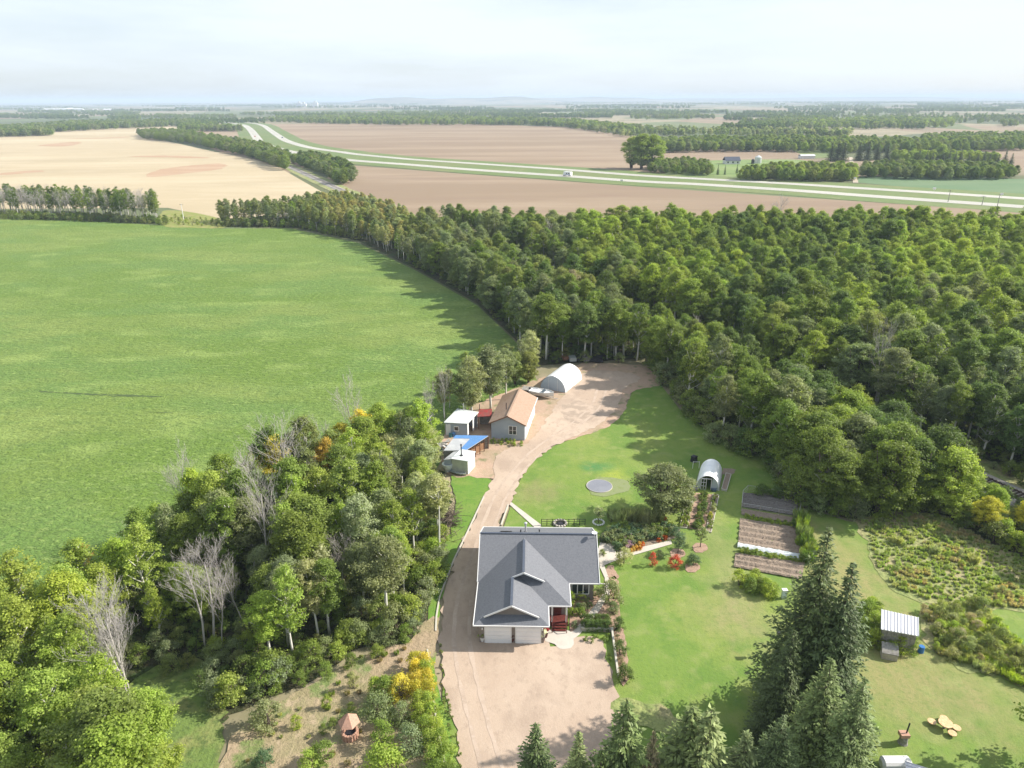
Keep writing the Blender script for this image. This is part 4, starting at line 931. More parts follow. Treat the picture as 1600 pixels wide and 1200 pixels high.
# ------------------------------------------------------------ pool, fire ring, walks, timbers, yard fence
sheet('pool_surround', [(916,762),(925,774),(940,778),(955,775),(975,770),(985,762),(975,750),(955,748),(935,747),(922,751)], .155, M('sandy_surround', (.21,.24,.11), .95, [('n', 1, (.18,.22,.08), .5, .6, .8, 5)]), .15)
c_ = G(936.5, 761); pr = MB()
pl = thing('paddling_pool', 'round shallow pool of grey water set in the lawn', 'pool', c_)
MB().lathe([(1.98,.12),(1.98,.24),(1.92,.25),(1.88,.2),(1.88,.12)], (0,0,0), 40).build('rim', m_pale, pl); MB().lathe([(1.89,.15),(1.89,.225)], (0,0,0), 40).build('water', m_pool, pl)
fp = thing('fire_ring', 'round stone fire ring on the grass behind the house', 'fire ring', G(875, 820))
for k in range(14):
    a_ = k*.449; q = MB(); q.lathe([(.12,0),(.2,.1),(.19,.22),(.1,.3)], (.85*math.cos(a_), .85*math.sin(a_), .13), 7); q.build('stone', m_stone, fp)
MB().lathe([(.66,.14),(.6,.2)], (0,0,0), 18).build('ash', m_dark, fp)
yf = thing('yard_fence', 'thin dark rail fence behind the house roof', 'fence', G(846, 820)); o = yf.location.copy()
a_, b_ = G(846,822), G(914,822)
for k in range(9):
    s_ = a_.lerp(b_, k/8); MB(o).beam(s_, s_+UP*1.15, .08, .08, up=(0,1,0)).build('post', m_dark, yf)
for z in (.35, .75, 1.1): MB(o).beam(a_+UP*z, b_+UP*z, .04, .05).build('rail', m_dark, yf)
tag(sheet('sidewalk', [(794,788),(798,785.5),(846,822),(843,828),(838,828)], .185, m_conc, .01, .4, False), label='straight pale walk from the drive to the back of the house')
sheet('concrete_apron', [(852,1004),(852,990),(866,985),(890,988),(896,1000),(896,1010),(892,1015),(875,1016),(866,1008),(858,1006)], .21, m_conc, .015, .3)
sheet('sidewalk', [(887,992),(896,988),(930,948),(944,928),(945,905),(937,888),(934,860),(938,850),(960,850),(962,866),(1048,846),(1050,852),(966,876),(944,885),(951,905),(953,930),(935,958),(905,994),(896,1000)], .20, m_conc, .02, .3, False)
for pts, lb in (([(931,925),(944,928),(920,962),(905,985),(893,992),(890,960),(893,936)], 'planting bed by the window'), ([(951,905),(966,905),(962,895),(957,885),(946,890)], 'bed'), ([(953,935),(966,940),(969,975),(962,988),(925,987),(915,975),(935,957)], 'bed'), ([(960,985),(974,985),(982,1064),(966,1064)], 'bed along wall'), ([(965,905),(953,905),(953,935),(967,935)], 'bed')):
    sheet('planting_bed', pts, .18, m_mulch, .05, .4)
sheet('flower_bed', [(936,848),(950,826),(990,822),(1055,822),(1060,838),(1045,845),(966,864),(958,848)], .165, m_soil, .08, .5)
def timber(label, pts, w_=.18, h_=.25, mat=m_pale, name='landscape_timber'):
    t = thing(name, label, 'edging', pts[0])
    for a_, b_ in zip(pts, pts[1:]): MB(pts[0]).beam(a_+UP*h_/2, b_+UP*h_/2, w_, h_).build('timber', mat, t)
timber('curving pale timber edging along the left side of the drive', catmull([G(*p) for p in [(756,778),(742,808),(728,838),(710,875),(698,905),(687,935),(682,965),(681,988)]], False, 3))
timber('lower timber edging between the tall hedge and the drive', catmull([G(*p) for p in [(668,1017),(672,1050),(676,1085),(684,1140),(696,1200),(706,1240)]], False, 3))
timber('short timber edging right of the drive behind the house', [G(794,790), G(783,822)])
timber('timber edging at the flower garden corner', [G(938,852), G(949,826)])
rw = thing('retaining_wall', 'low grey timber wall between the gravel yard and the shrubs', 'retaining wall', G(905,988))
for a_, b_ in ((G(908,987),G(958,988)), (G(956,989),G(966,1063))):
    for k in range(3): MB(rw.location).beam(a_+UP*(.12+.2*k), b_+UP*(.12+.2*k), .2, .19).build('timber', m_timber if k < 2 else m_pale, rw)
ck = thing('clothesline_post', 'white clothesline post with a long crossbar beside the lawn', 'post', G(962, 936))
MB().beam((0,0,0),(0,0,2.0),.09,.09,up=(0,1,0)).build('post', m_pipe, ck); MB().beam((-1.9,.3,2.0),(.15,0,2.0),.09,.09).build('crossbar', m_white, ck)
sb = thing('sapling_guard', 'white stone ring round the sapling behind the house', 'planter', G(935, 818))
for k in range(14):
    a_ = k*.449; q = MB(); q.lathe([(.1,0),(.16,.08),(.1,.2)], (.75*math.cos(a_), .75*math.sin(a_), .13), 6); q.build('stone', m_wsid, sb)
bh = thing('utility_box', 'pale blue-grey post box standing by the raspberry patch', 'post box', G(1224, 936))
MB().box(-.25,.25,-.2,.2,0,1.3).build('cabinet', M('pale_blue_metal', (.55,.62,.68), .5), bh); MB().box(-.3,.3,-.25,.25,1.3,1.38).build('lid', m_wsid, bh)
bp = thing('birdhouse_pole', 'thin pole with a dark birdhouse on the lawn by the big spruces', 'birdhouse', G(1212, 1022))
MB().beam((0,0,0),(0,0,2.6),.07,.07,up=(0,1,0)).build('pole', m_oldwood, bp); MB().box(-.2,.2,-.18,.18,2.6,3.0).build('box', m_oldwood, bp); MB().slab([(-.3,-.28,3.05),(.3,-.28,3.05),(.3,.28,3.12),(-.3,.28,3.12)], .06).build('roof', m_dark, bp)

# planters at the garage
def planter(label, x, y, mat, col, r_=.35):
    t = thing('planter', label, 'planter', G(x, y)); MB().lathe([(r_*.7,.2),(r_,.75),(r_*.9,.75),(r_*.8,.6)], (0,0,0), 14).build('pot', mat, t)
    ps = PROTO['plant'][0][1]; o = link('flowers', ps, t); o['tint'] = list(col); o.location = (0,0,.6); o.scale = (1.1*r_/.35,)*3
planter('white pot of green leaves at the left corner of the garage', 754, 1003, m_white, T['mid'])
planter('dark red pot between the two garage doors', 801, 1004, m_terra, (.10,.03,.025), .3)
planter('pot of white flowers at the right corner of the garage', 846.5, 1003, m_terra, (.75,.74,.66), .4)
planter('pot of dark red flowers beside the white flowers', 852, 997, m_terra, (.30,.02,.03), .32)

# ------------------------------------------------------------ orchard: wishing well
ww = thing('wishing_well', 'wooden wishing well with a faded pointed roof in the dry orchard', 'well', G(548, 1152))
for k in range(16):
    a_ = k*.3927; q = MB(); q.lathe([(.17,0),(.17,.8)], (.8*math.cos(a_), .8*math.sin(a_), .12), 6); q.build('stave', m_pinkroof, ww)
MB().lathe([(.72,.5),(.72,.55)], (0,0,0), 16).build('inside', m_black, ww)
for s_ in (-1, 1): MB().beam((s_*.7,0,.1),(s_*.7,0,2.3),.12,.12,up=(0,1,0)).build('post', m_pinkroof, ww)
rp = MB(); rp.lathe([(1.25,2.15),(.02,3.25)], (0,0,0), 6); rp.build('roof', m_pinkroof, ww)
MB().tube([(-.7,0,1.5),(.7,0,1.5)], .07, 8).build('winch', m_oldwood, ww); ww.scale = (.82,.82,.9)

# ------------------------------------------------------------ little building with ribbed roof by the spruces
q4 = [G(1376.5,983,2.7), G(1436,994,2.7), G(1435.5,965,2.95), G(1377,952,2.95)]
cg = [Vector((p.x,p.y,0)) for p in q4]; cen = sum(cg, Vector())/4; o = cg[0].copy()
t = thing('ribbed_shed', 'weathered little shed with a white ribbed metal roof beside the tall spruces', 'shed', o)
MB(o).slab(q4, .07).build('roof', m_roofwhite, t)
rb = MB(o)
for k in range(12):
    f_ = k/11*.98+.01; rb.beam(q4[0].lerp(q4[1], f_)+UP*.03, q4[3].lerp(q4[2], f_)+UP*.03, .07, .07)
rb.build('roof_rib', m_rib, t)
ins = [p.lerp(cen, .12) for p in cg]
for i in range(4):
    a_, b_ = ins[i], ins[(i+1)%4]; m = max(2, int((b_-a_).length/.45)); h_ = 2.55
    for k in range(m):
        p = a_.lerp(b_, (k+.5)/m); MB(o).beam(p, p+UP*(h_+random.uniform(-.05,.02)), (b_-a_).length/m*.95, .06, up=Vector((-(b_-a_).normalized().y, (b_-a_).normalized().x, 0))).build('plank', m_oldwood, t)
dx = (cg[1]-cg[0]).normalized(); oy = Vector((dx.y, -dx.x, 0))
dc = cg[0].lerp(cg[1], .28) + oy*.4
ob = thing('old_hutch', 'weathered grey hutch leaning in front of the ribbed roof shed', 'hutch', dc)
MB(dc).slab([dc+oy*1.1-dx*.8+UP*.9, dc+oy*1.1+dx*.8+UP*.9, dc+dx*.8+UP*1.5, dc-dx*.8+UP*1.5], .08).build('lid', m_oldwood, ob)
MB(dc).slab([dc+oy*1.1-dx*.75+UP*.8, dc+oy*1.1+dx*.75+UP*.8, dc+dx*.75+UP*.9, dc-dx*.75+UP*.9], .8).build('body', m_timber, ob)
bb = MB(); bb.lathe([(.26,0),(.3,.08),(.3,.8),(.28,.88)], (0,0,0), 14); b_ = bb.build('rain_barrel', M('blue_plastic', (.04,.16,.42), .4), None); b_.location = G(1438, 1020); tag(b_, 'blue barrel on the grass right of the ribbed roof shed', 'barrel')
# picnic table of stump slabs
pt = thing('picnic_table', 'round pale wood table with its seats on the dry lawn', 'table', G(1475, 1139))
MB().lathe([(.62,.72),(.62,.8)], (0,0,0), 16).build('tabletop', m_fresh, pt); MB().lathe([(.12,0),(.1,.72)], (0,0,0), 8).build('pedestal', m_oldwood, pt)
for k, (x, y) in enumerate(((-.95,.5),(.2,-.85),(.95,-.25),(.4,.85))):
    q = MB(); q.lathe([(.36,.36),(.38,.46)], (x,y,0), 12); q.lathe([(.1,0),(.08,.36)], (x,y,0), 6); q.build('seat', m_fresh, pt)
st = thing('old_stump', 'dark old stump with broken planter on the lawn near the picnic table', 'stump', G(1410, 1162))
MB().lathe([(.5,0),(.38,.3),(.34,.9),(.2,.95)], (0,0,0), 11).build('trunk', m_oldwood, st); MB().box(-.45,.35,-.3,.35,.95,1.3).build('box', m_pinkroof, st); MB().beam((.1,0,1.2),(.25,.1,2.4),.09,.09,up=(0,1,0)).build('stick', m_dark, st)
# two roofs at the bottom edge
q4 = [G(1420,1230,2.6), G(1475,1240,2.6), G(1470,1208,2.9), G(1414,1190,2.9)]
cg = [Vector((p.x,p.y,0)) for p in q4]; o = cg[0].copy(); t = thing('ribbed_cabin', 'second white ribbed roof at the very bottom of the lawn', 'shed', o)
MB(o).slab(q4, .07).build('roof', m_roofwhite, t); rb = MB(o)
for k in range(8): f_ = k/7; rb.beam(q4[0].lerp(q4[3], f_)+UP*.03, q4[1].lerp(q4[2], f_)+UP*.03, .06, .06)
rb.build('roof_rib', m_rib, t); mm = MB(o); shell(mm, [(p.lerp(sum(cg,Vector())/4,.1).x, p.lerp(sum(cg,Vector())/4,.1).y) for p in cg], 0, 2.5); mm.build('wall', m_oldwood, t)
pb = thing('propane_tank', 'white rounded tank end beside the bottom ribbed roof', 'tank', G(1396, 1204))
MB().tube([(-1.3,0,.9),(-1.1,0,.9),(1.1,0,.9),(1.3,0,.9)], [.35,.6,.6,.35], 14).build('tank', m_white, pb); MB().box(-.8,-.6,-.4,.4,0,.5).box(.6,.8,-.4,.4,0,.5).build('cradle', m_dark, pb)

# ------------------------------------------------------------ farm across the highway, distant buildings
def farmhouse(label, c, w_, d_, h_, rise, wallm, roofm, rot=0, name='farmhouse', cat='house', doors=0):
    t = thing(name, label, cat, c, rot)
    m_ = MB(); shell(m_, [(-w_/2,-d_/2),(w_/2,-d_/2),(w_/2,d_/2),(-w_/2,d_/2)], 0, h_); m_.build('wall', wallm, t)
    MB().slab([(-w_/2-.4,-d_/2-.4,h_),(w_/2+.4,-d_/2-.4,h_),(w_/2+.4,0,h_+rise),(-w_/2-.4,0,h_+rise)], .2).build('roof', roofm, t)
    MB().slab([(w_/2+.4,d_/2+.4,h_),(-w_/2-.4,d_/2+.4,h_),(-w_/2-.4,0,h_+rise),(w_/2+.4,0,h_+rise)], .2).build('roof', roofm, t)
    for k in range(doors):
        x = -w_/2 + w_*(k+.5)/doors; q = MB(); q.box(x-.7, x+.7, -d_/2-.08, -d_/2, 1.0, 2.3); q.build('window', m_glass, t)
    return t
farmhouse('farmhouse with dark blue-grey roof across the highway', G(1142.5,256), 13, 9, 3.0, 3.2, m_white, M('slate_roof', (.07,.08,.11), .8), .02, doors=3)
gb = thing('grain_bin', 'shiny round grain bin beside the farmhouse across the highway', 'grain bin', G(1184,255))
MB().lathe([(3.0,0),(3.0,5.2)], (0,0,0), 20).build('wall', m_pipe, gb); MB().lathe([(3.1,5.2),(.4,6.8)], (0,0,0), 20).build('roof', m_lroof, gb)
gb = thing('feed_bin', 'dark small feed bin left of the shiny grain bin', 'grain bin', G(1176,256)); MB().lathe([(1.4,0),(1.4,3.4),(.3,4.4)], (0,0,0), 12).build('bin', m_dark, gb)
farmhouse('low white shed at the edge of the pasture behind the hedge', G(1260,247.5), 14, 6, 2.6, 1.2, m_white, m_lroof, .1, 'farm_shed', 'shed')
for k, (x, y, w_, lb) in enumerate([(97.5,172.5,230,'very long low white barn on the far left plain'),(110,171.5,40,'white barn block at the right end of the long barn'),(120.5,172.5,80,'short white barn on the far left plain'),(150,173.5,26,'tiny white farm building left of the far wood'),(170,173.3,52,'pair of tiny white farm buildings by the far wood'),(1215,163,90,'tiny pale farm buildings far out on the right')]):
    farmhouse(lb, G(x, y), w_, 24, 7, 5, m_white, m_fabric, 0, 'far_barn', 'barn')
for k, (x, h_, lb) in enumerate([(468,30,'leftmost pale grain elevator on the horizon'),(475,24,'middle grain elevator on the horizon'),(493,34,'right pale grain elevator on the horizon')]):
    e = thing('grain_elevator', lb, 'elevator', G(x, 166.5)); MB().box(-22,22,-15,15,0,h_).build('silo', m_white, e); MB().box(-9,9,-9,9,h_,h_+14).build('headhouse', m_wsid, e)

# ------------------------------------------------------------ vehicles and road furniture
def on_road(pts, px):
    best = min(range(len(pts)-1), key=lambda i: abs(P(*pts[i].xy, .2)[0] - px)); d_ = (pts[best+1]-pts[best]).normalized()
    return pts[best], math.atan2(d_.y, d_.x), Vector((-d_.y, d_.x, 0))
def car(name, label, pos, ang, body, L, W, H, cat):
    t = thing(name, label, cat, (pos.x, pos.y, .24), ang)
    prof = [(-.5,.35),(-.5,.62),(-.46,.70),(-.28,.74),(-.18,1),(.22,1),(.34,.74),(.48,.66),(.5,.45),(.5,.35)]
    m_ = MB(); n = len(prof)
    for s_, wd_ in ((-1,1),(1,1)): pass
    vs_ = [(x*L, s_*W/2*(.86 if z > .8 else 1), z*H) for s_ in (-1,1) for x, z in prof]
    m_.add(vs_, [tuple(range(n)), tuple(range(2*n-1, n-1, -1))] + [(i, n+i, n+(i+1)%n, (i+1)%n) for i in range(n)]); m_.build('body', body, t)
    MB().box(-.16*L, .2*L, -W*.44-.01, W*.44+.01, .77*H, .94*H).build('window_band', m_glass, t)
    for sx in (-.3, .3):
        for s_ in (-1, 1): MB().tube([(sx*L, s_*W*.5-.12, .33),(sx*L, s_*W*.5+.05, .33)], .33, 12).build('wheel', m_black, t)
    return t
p, a_, nn = on_road(SP, 898)
t = thing('motorhome', 'white box motorhome driving on the nearer highway carriageway', 'motorhome', (p.x, p.y, .24), a_)
sgn = 1
MB().box(-3.4, 2.3, -1.2, 1.2, .6, 3.2).build('body', m_door, t); MB().add([(2.3,-1.1,.6),(3.6,-1.1,.6),(3.6,-1.1,1.4),(2.9,-1.1,2.2),(2.3,-1.1,2.2),(2.3,1.1,.6),(3.6,1.1,.6),(3.6,1.1,1.4),(2.9,1.1,2.2),(2.3,1.1,2.2)], [(0,1,2,3,4),(9,8,7,6,5),(0,5,6,1),(1,6,7,2),(2,7,8,3),(3,8,9,4)]).build('cab', m_door, t)
MB().box(1.6, 3.2, -1.15, 1.15, 2.25, 3.1).build('over_cab', m_door, t)
for u in (-2.2, -.4): MB().box(u, u+1.2, -1.25, 1.25, 1.6, 2.4).build('side_window', m_glass, t)
MB().box(-3.0, 2.0, -1.23, 1.23, 1.0, 1.25).build('stripe', M('blue_stripe', (.10,.13,.35), .5), t)
for u in (-2, 2.6):
    for s_ in (-1, 1): MB().tube([(u, s_*1.1-.1, .42),(u, s_*1.1+.12, .42)], .42, 12).build('wheel', m_black, t)
p, a_, nn = on_road(SP, 400); car('car', 'small red car on the nearer carriageway where it bends left', p + nn*1.5, a_, M('red_car', (.35,.02,.02), .3), 4.6, 1.9, 1.6, 'car')
p, a_, nn = on_road(NP, 440); car('pickup_truck', 'dark blue vehicle on the farther carriageway at the bend', p - nn*1, a_, M('navy_car', (.03,.04,.10), .3), 5.2, 2.0, 1.9, 'car')
def pole(label, px, py, top, arm=False, mat=None):
    b_ = G(px, py); h_ = height_to(b_, top); t = thing('utility_pole', label, 'pole', b_)
    MB().tube([(0,0,0),(0,0,h_)], [.2,.13], 8).build('post', mat or m_oldwood, t); MB().beam((-1.1,.4,h_*.93),(1.1,-.4,h_*.93),.12,.14).build('crossarm', m_oldwood, t)
pole('tall utility pole at the roadside far right', 1557, 327, 303); pole('shorter roadside pole between the carriageways', 1481, 316, 297); pole('thin roadside pole beside the bottom edge of the highway, left of the tall one', 1534, 321, 306)
for x, y, lb in ((1459,300,'small pale sign by the farther carriageway, leftmost'),(1564,309,'small pale sign left of the tall roadside pole'),(1230,281,'small white road sign before the big hedge'),(971,287,'small white sign below the nearer carriageway'),(1335,283,'small white sign at the farm lane')):
    t = thing('road_sign', lb, 'sign', G(x, y)); MB().beam((0,0,0),(0,0,2.4),.1,.1,up=(0,1,0)).build('post', m_pipe, t); MB().box(-.9,.9,-.03,.03,1.6,2.8).build('plate', m_white, t)
pole('lone pale pole in the grass gap between the two groves', 287, 343, 318, mat=m_wsid)
# ------------------------------------------------------------ trees and shrubs
T['straw'] = (.40,.34,.20); T['mead'] = (.29,.35,.12); TN['straw'] = 'straw'
LM = [  # landmarks for saying which tree is which
 (60,1010,'at the far left beside the crop field'), (60,1150,'in the bottom left corner'), (150,960,'at the left wood edge below the crop field'), (200,1080,'behind the white leaning birch stems'),
 (180,1180,'at the bottom of the left wood'), (240,880,'at the crop field side of the left wood'), (330,960,'just behind the dead birch clump'), (300,1090,'by the small grassy opening'), (330,870,'in the left wood near the field corner'),
 (400,1090,'along the dry orchard'), (420,930,'beside the tall leafless trunk'), (430,830,'in the upper left wood'), (500,960,'in the middle of the left wood'), (500,780,'at the field edge of the upper left wood'), (480,1040,'above the orchard'),
 (560,740,'at the top of the left wood by the field'), (560,860,'in the heart of the left wood'), (570,980,'at the lower edge of the left wood'), (640,760,'near the stovepipe shed'), (650,850,'by the narrow side lawn'), (650,930,'beside the shaded drive'), (690,800,'next to the brush heap'),
 (360,345,'in the far tree row left end'), (450,345,'in the far tree row between two fields'), (560,365,'where the far tree row meets the belt'), (650,410,'at the crop field edge of the long belt'), (740,470,'halfway down the long belt by the crop field'), (700,370,'by the far end of the long belt'),
 (800,530,'at the lower end of the long belt'), (840,430,'in the belt behind the crop field'), (850,560,'behind the white fabric shelter'), (930,560,'along the back of the work yard'), (1010,575,'at the right end of the work yard'), (950,480,'in the wood behind the work yard'), (900,390,'in the wood by the ploughed field'),
 (1050,640,'at the top right edge of the lawn'), (1120,690,'along the shaded lawn edge'), (1050,540,'by the railway gap in the wood'), (1180,700,'in the wood above the greenhouse'), (1150,600,'in the wood right of the lawn'), (1230,760,'behind the vegetable garden'), (1300,790,'behind the mown strip'),
 (1380,790,'above the weedy meadow'), (1300,700,'in the dense right wood'), (1450,790,'at the meadow end of the wood'), (1400,680,'in the dense wood near the railway'), (1540,820,'among the yellow bushes'), (1560,700,'across the railway'), (1500,620,'in the wood beyond the railway'),
 (1300,560,'in the middle of the right wood'), (1450,520,'in the right wood near the yellow-green patch'), (1150,450,'in the back of the right wood'), (1400,400,'at the back of the right wood by the highway field'), (1580,450,'in the right wood at the picture edge')]
def where(px, py): return min(LM, key=lambda m: (m[0]-px)**2 + 1.6*(m[1]-py)**2)[2]
def size_word(h, base): r_ = h / base; return 'very tall' if r_ > 1.18 else 'tall' if r_ > 1.03 else 'medium' if r_ > .85 else 'small'
KW = dict(aspen='full aspen', thin='thin aspen', high='long-stemmed aspen', broad='broad tree', shrub='shrub', fruit='fruit tree', spruce='spruce', young_spruce='young spruce', bare='leafless tree')
def auto_tree(kind, x, y, h, tint, group, name=None, **k):
    p = P(x, y, 0)
    lb = f"{size_word(h, k.pop('bh', 12)).replace('very tall', 'towering')} {TN.get(tint, '') if kind != 'bare' else 'pale'} {KW[kind]} {where(p[0], p[1])}"
    nm = name or dict(aspen='aspen_tree', thin='aspen_tree', high='aspen_tree', broad='poplar_tree', bare='bare_tree', spruce='spruce_tree').get(kind, kind)
    return plant_tree(nm, kind, x, y, h, tint, ' '.join(lb.split()), 'shrub' if kind == 'shrub' else 'tree', group, **k)
def explicit(kind, bx, by, top, tint, label, name, cat='tree', group=None, wide=1.0, z=.12, **k):
    b_ = G(bx, by); h = height_to(b_, top)
    if kind not in ('bare', 'high'):       # bx is where the top shows: stand the foot under it
        for _ in range(4): b_ = G(P(b_.x, b_.y, 0)[0] + bx - P(b_.x, b_.y, h)[0], by); h = height_to(b_, top)
    return plant_tree(name, kind, b_.x, b_.y, h, tint, label, cat, group, wide, z=z, **k)

# bare and half-bare trees of the left wood (base x, base y, top y)
BARE = [((427,925,735),'lone tall leafless aspen with a long white trunk in the middle of the left wood',1.1,(0,0)),
 ((322,1020,880),'leftmost trunk of the dead birch clump',1.5,(.02,-.22)), ((337,1012,872),'second trunk of the dead birch clump, thickest crown',1.6,(0,-.18)), ((345,1018,905),'third trunk of the dead birch clump, leaning left',1.1,(0,-.12)), ((384,990,885),'right hand straight trunk of the dead birch clump',1.2,(0,0)),
 ((176,1118,1000),'leftmost of the four white leaning stems over the little clearing',1.2,(0,-.14)), ((196,1150,990),'second of the four white leaning stems, longest',1.0,(0,-.12)), ((205,1108,950),'third white stem over the clearing, with the tallest twigs',1.4,(0,0)), ((214,1128,960),'fourth white stem over the clearing, upright',1.5,(0,.06)),
 ((372,850,728),'broad leafless crown near the crop field side of the left wood',1.7,(0,-.12)), ((568,735,612),'leafless crown with yellow leaves beside it at the top of the left wood',1.3,(0,0)), ((462,815,672),'pale twiggy tree above the orange-yellow one in the left wood',1.8,(0,0)),
 ((540,935,850),'small leaning grey tree in the heart of the left wood',1.4,(0,-.2)), ((682,700,618),'dead leaning stem behind the pale roofed shed',.8,(0,-.3)), ((668,690,600),'half dead stem left of the pale roofed shed',.8,(0,-.15)), ((696,672,585),'slim bare stem behind the pale roofed shed',.8,(0,-.05)),
 ((104,1175,1090),'short white stem in the bottom left corner',1.0,(0,-.2)), ((82,1170,1095),'leaning white stem at the bottom left corner',1.0,(0,.12)), ((510,770,670),'small grey leafless tree amid the upper left wood',1.2,(0,0)), ((300,845,720),'grey twiggy crown at the field corner of the left wood',1.3,(0,0)), ((215,905,830),'grey twiggy crown at the crop field edge',1.4,(0,0)),
 ((1365,640,520),'pale dead aspen with forked trunk in the right wood',.9,(0,0)), ((1212,372,312),'grey bare treetop against the ploughed field',1.6,(0,0)), ((1555,455,400),'bare treetop near the right edge',1.4,(0,0)), ((860,330+70,350),'bare stems at the end of the long belt',1.5,(0,0)),
 ((1290,800,740),'bare twiggy bush behind the mown strip',1.8,(0,0)), ((1080,560,500),'grey leafless tree by the railway gap',1.2,(0,0)), ((1425,600,540),'small grey leafless tree in the right wood',1.3,(0,0))]
used = []
for (b, lb, wd_, ln) in BARE:
    q = G(b[0], b[1]); used.append((q.x, q.y, 1.6)); explicit('bare', *b, 'pale', lb, 'bare_tree', wide=wd_ * .7, lean=(0, ln[1] * .45))
EXP = [('high',(687,872,752),'pale','tall slender aspen with long white trunk beside the side lawn',1.3), ('thin',(560,745,640),'yellow','thin aspen with yellow leaves at the top of the left wood',1.1),
 ('aspen',(505,800,690),'orange','orange-yellow aspen in the upper left wood',.9), ('aspen',(470,790,655),'olive','olive-brown aspen at the crop field edge of the left wood',1.0),
 ('thin',(655,730,625),'yg','yellow-green leaning aspen left of the sheds',1.4), ('aspen',(722,662,580),'grey','grey-green aspen behind the pale roofed shed',1.1), ('aspen',(735,655,560),'pale','aspen with pale top behind the red lean-to',.9),
 ('aspen',(765,640,545),'grey','tall grey-green aspen behind the tan roofed workshop',1.35), ('aspen',(790,625,548),'grey','second grey-green aspen behind the workshop',1.2), ('broad',(826,598,552),'olive','round olive tree left of the white fabric shelter',1.0), ('broad',(805,600,552),'olive','olive bushy tree between the belt and the shelter',.9),
 ('broad',(1042,803,731),'grey','big round grey-green bush beside the lawn pool',1.45), ('thin',(120,920,850),'orange','small orange-tipped aspen at the crop field edge',1.2)]
for kd, b, ti, lb, wd_ in EXP:
    q = G(b[0], b[1]); used.append((q.x, q.y, 2.0)); explicit(kd, *b, ti, lb, dict(broad='poplar_tree').get(kd, 'aspen_tree'), wide=wd_)

LEFT = [(-160,1110),(40,1015),(110,985),(170,955),(245,885),(330,845),(420,808),(500,755),(560,730),(610,716),(665,716),(688,742),(676,780),(690,830),(684,880),(665,930),(640,975),(560,985),(480,1040),(400,1080),(330,1110),(250,1040),(160,1060),(150,1140),(290,1180),(330,1240),(300,1330),(-200,1330)]
def tint_left(px, py):
    r_ = random.random()
    if 430 < px < 540 and 740 < py < 840: return 'olive' if r_ < .35 else 'yellow' if r_ < .5 else 'dark' if r_ < .7 else 'mid'
    if px < 260: return 'bright' if r_ < .55 else 'yg' if r_ < .75 else 'mid'
    if px > 560: return 'grey' if r_ < .35 else 'yg' if r_ < .5 else 'pale' if r_ < .68 else 'mid' if r_ < .85 else 'bright'
    return 'mid' if r_ < .3 else 'bright' if r_ < .52 else 'grey' if r_ < .76 else 'pale' if r_ < .86 else 'yg'
cand = []
for (x, y) in fill(LEFT, 3.7, seed=3):
    p = P(x, y, 0)
    if any((x-u[0])**2 + (y-u[1])**2 < u[2]**2 for u in used): continue
    near_dead = 150 < p[0] < 420 and 985 < p[1] < 1120
    if near_dead and random.random() < .75: continue
    kd = 'thin' if random.random() < .42 else 'aspen'
    h = random.uniform(8.5, 12.8) * (.9 if p[0] > 560 else 1)
    if 250 < p[0] < 430 and p[1] > 920: h *= .68
    cand.append((kd, x, y, h, tint_left(p[0], p[1]), 'aspens of the left wood'))
for (x, y) in fill([(692,662),(715,655),(745,645),(768,630),(800,610),(832,592),(848,578),(820,582),(775,596),(735,618),(695,640),(680,655)], 3.6, seed=5):
    if not any((x-u[0])**2 + (y-u[1])**2 < 2.4 for u in used): cand.append(('aspen' if random.random() < .6 else 'thin', x, y, random.uniform(6.5, 10), random.choice(['grey','grey','mid','olive','pale','mid']), 'aspens behind the sheds'))
NL = len(cand)

def tint_right(px, py):
    """px, py: where the crown shows"""
    r_ = random.random(); nz_ = math.sin(px*.021 + py*.017) + math.sin(px*.047 - py*.03)
    if 1400 < px < 1560 and 375 < py < 450: return 'yg' if r_ < .75 else 'bright'
    if px > 1540 and 400 < py < 500: return 'yg' if r_ < .4 else 'bright' if r_ < .7 else 'mid'
    if 1100 < px < 1430 and 355 < py < 500: return 'dark' if r_ < .35 else 'mid' if r_ < .8 else 'bright' if r_ < .93 else 'yg'
    if py < 420 and px > 900: return 'bright' if r_ < .5 else 'yg' if r_ < .7 else 'mid'
    if 1000 < px < 1250 and py < 480: return 'bright' if r_ < .45 else 'mid' if r_ < .7 else 'yg' if r_ < .85 else 'olive'
    if px < 780: return 'grey' if r_ < .5 else 'olive' if r_ < .7 else 'mid' if r_ < .9 else 'olive'
    if px < 1010 and py < 520: return 'mid' if r_ < .35 else 'olive' if r_ < .55 else 'grey' if r_ < .8 else 'dark' if r_ < .97 else 'brown'
    if px < 1010: return 'bright' if r_ < .45 else 'yg' if r_ < .65 else 'grey' if r_ < .85 else 'pale'
    if py > 560 and px > 1350: return 'dark' if r_ < .4 else 'mid' if r_ < .8 else 'grey'
    return 'mid' if r_ < .35 else 'dark' if r_ < .45 else 'grey' if r_ < .66 else 'bright' if r_ < .93 + .03*nz_ else 'olive'
RIGHT = [(345,352),(460,354),(560,374),(655,420),(742,468),(812,538),(835,568),(1015,568),(1040,600),(1068,648),(1120,690),(1190,712),(1225,765),(1270,800),(1400,803),(1450,790),(1500,820),(1600,880),(1900,980),(1900,388),(1300,382),(930,380),(740,368),(600,338),(530,322),(440,338),(345,344)]
rest = []
def rail_dist(x, y): return abs((Vector((x, y, 0)) - RA).dot(nrm))
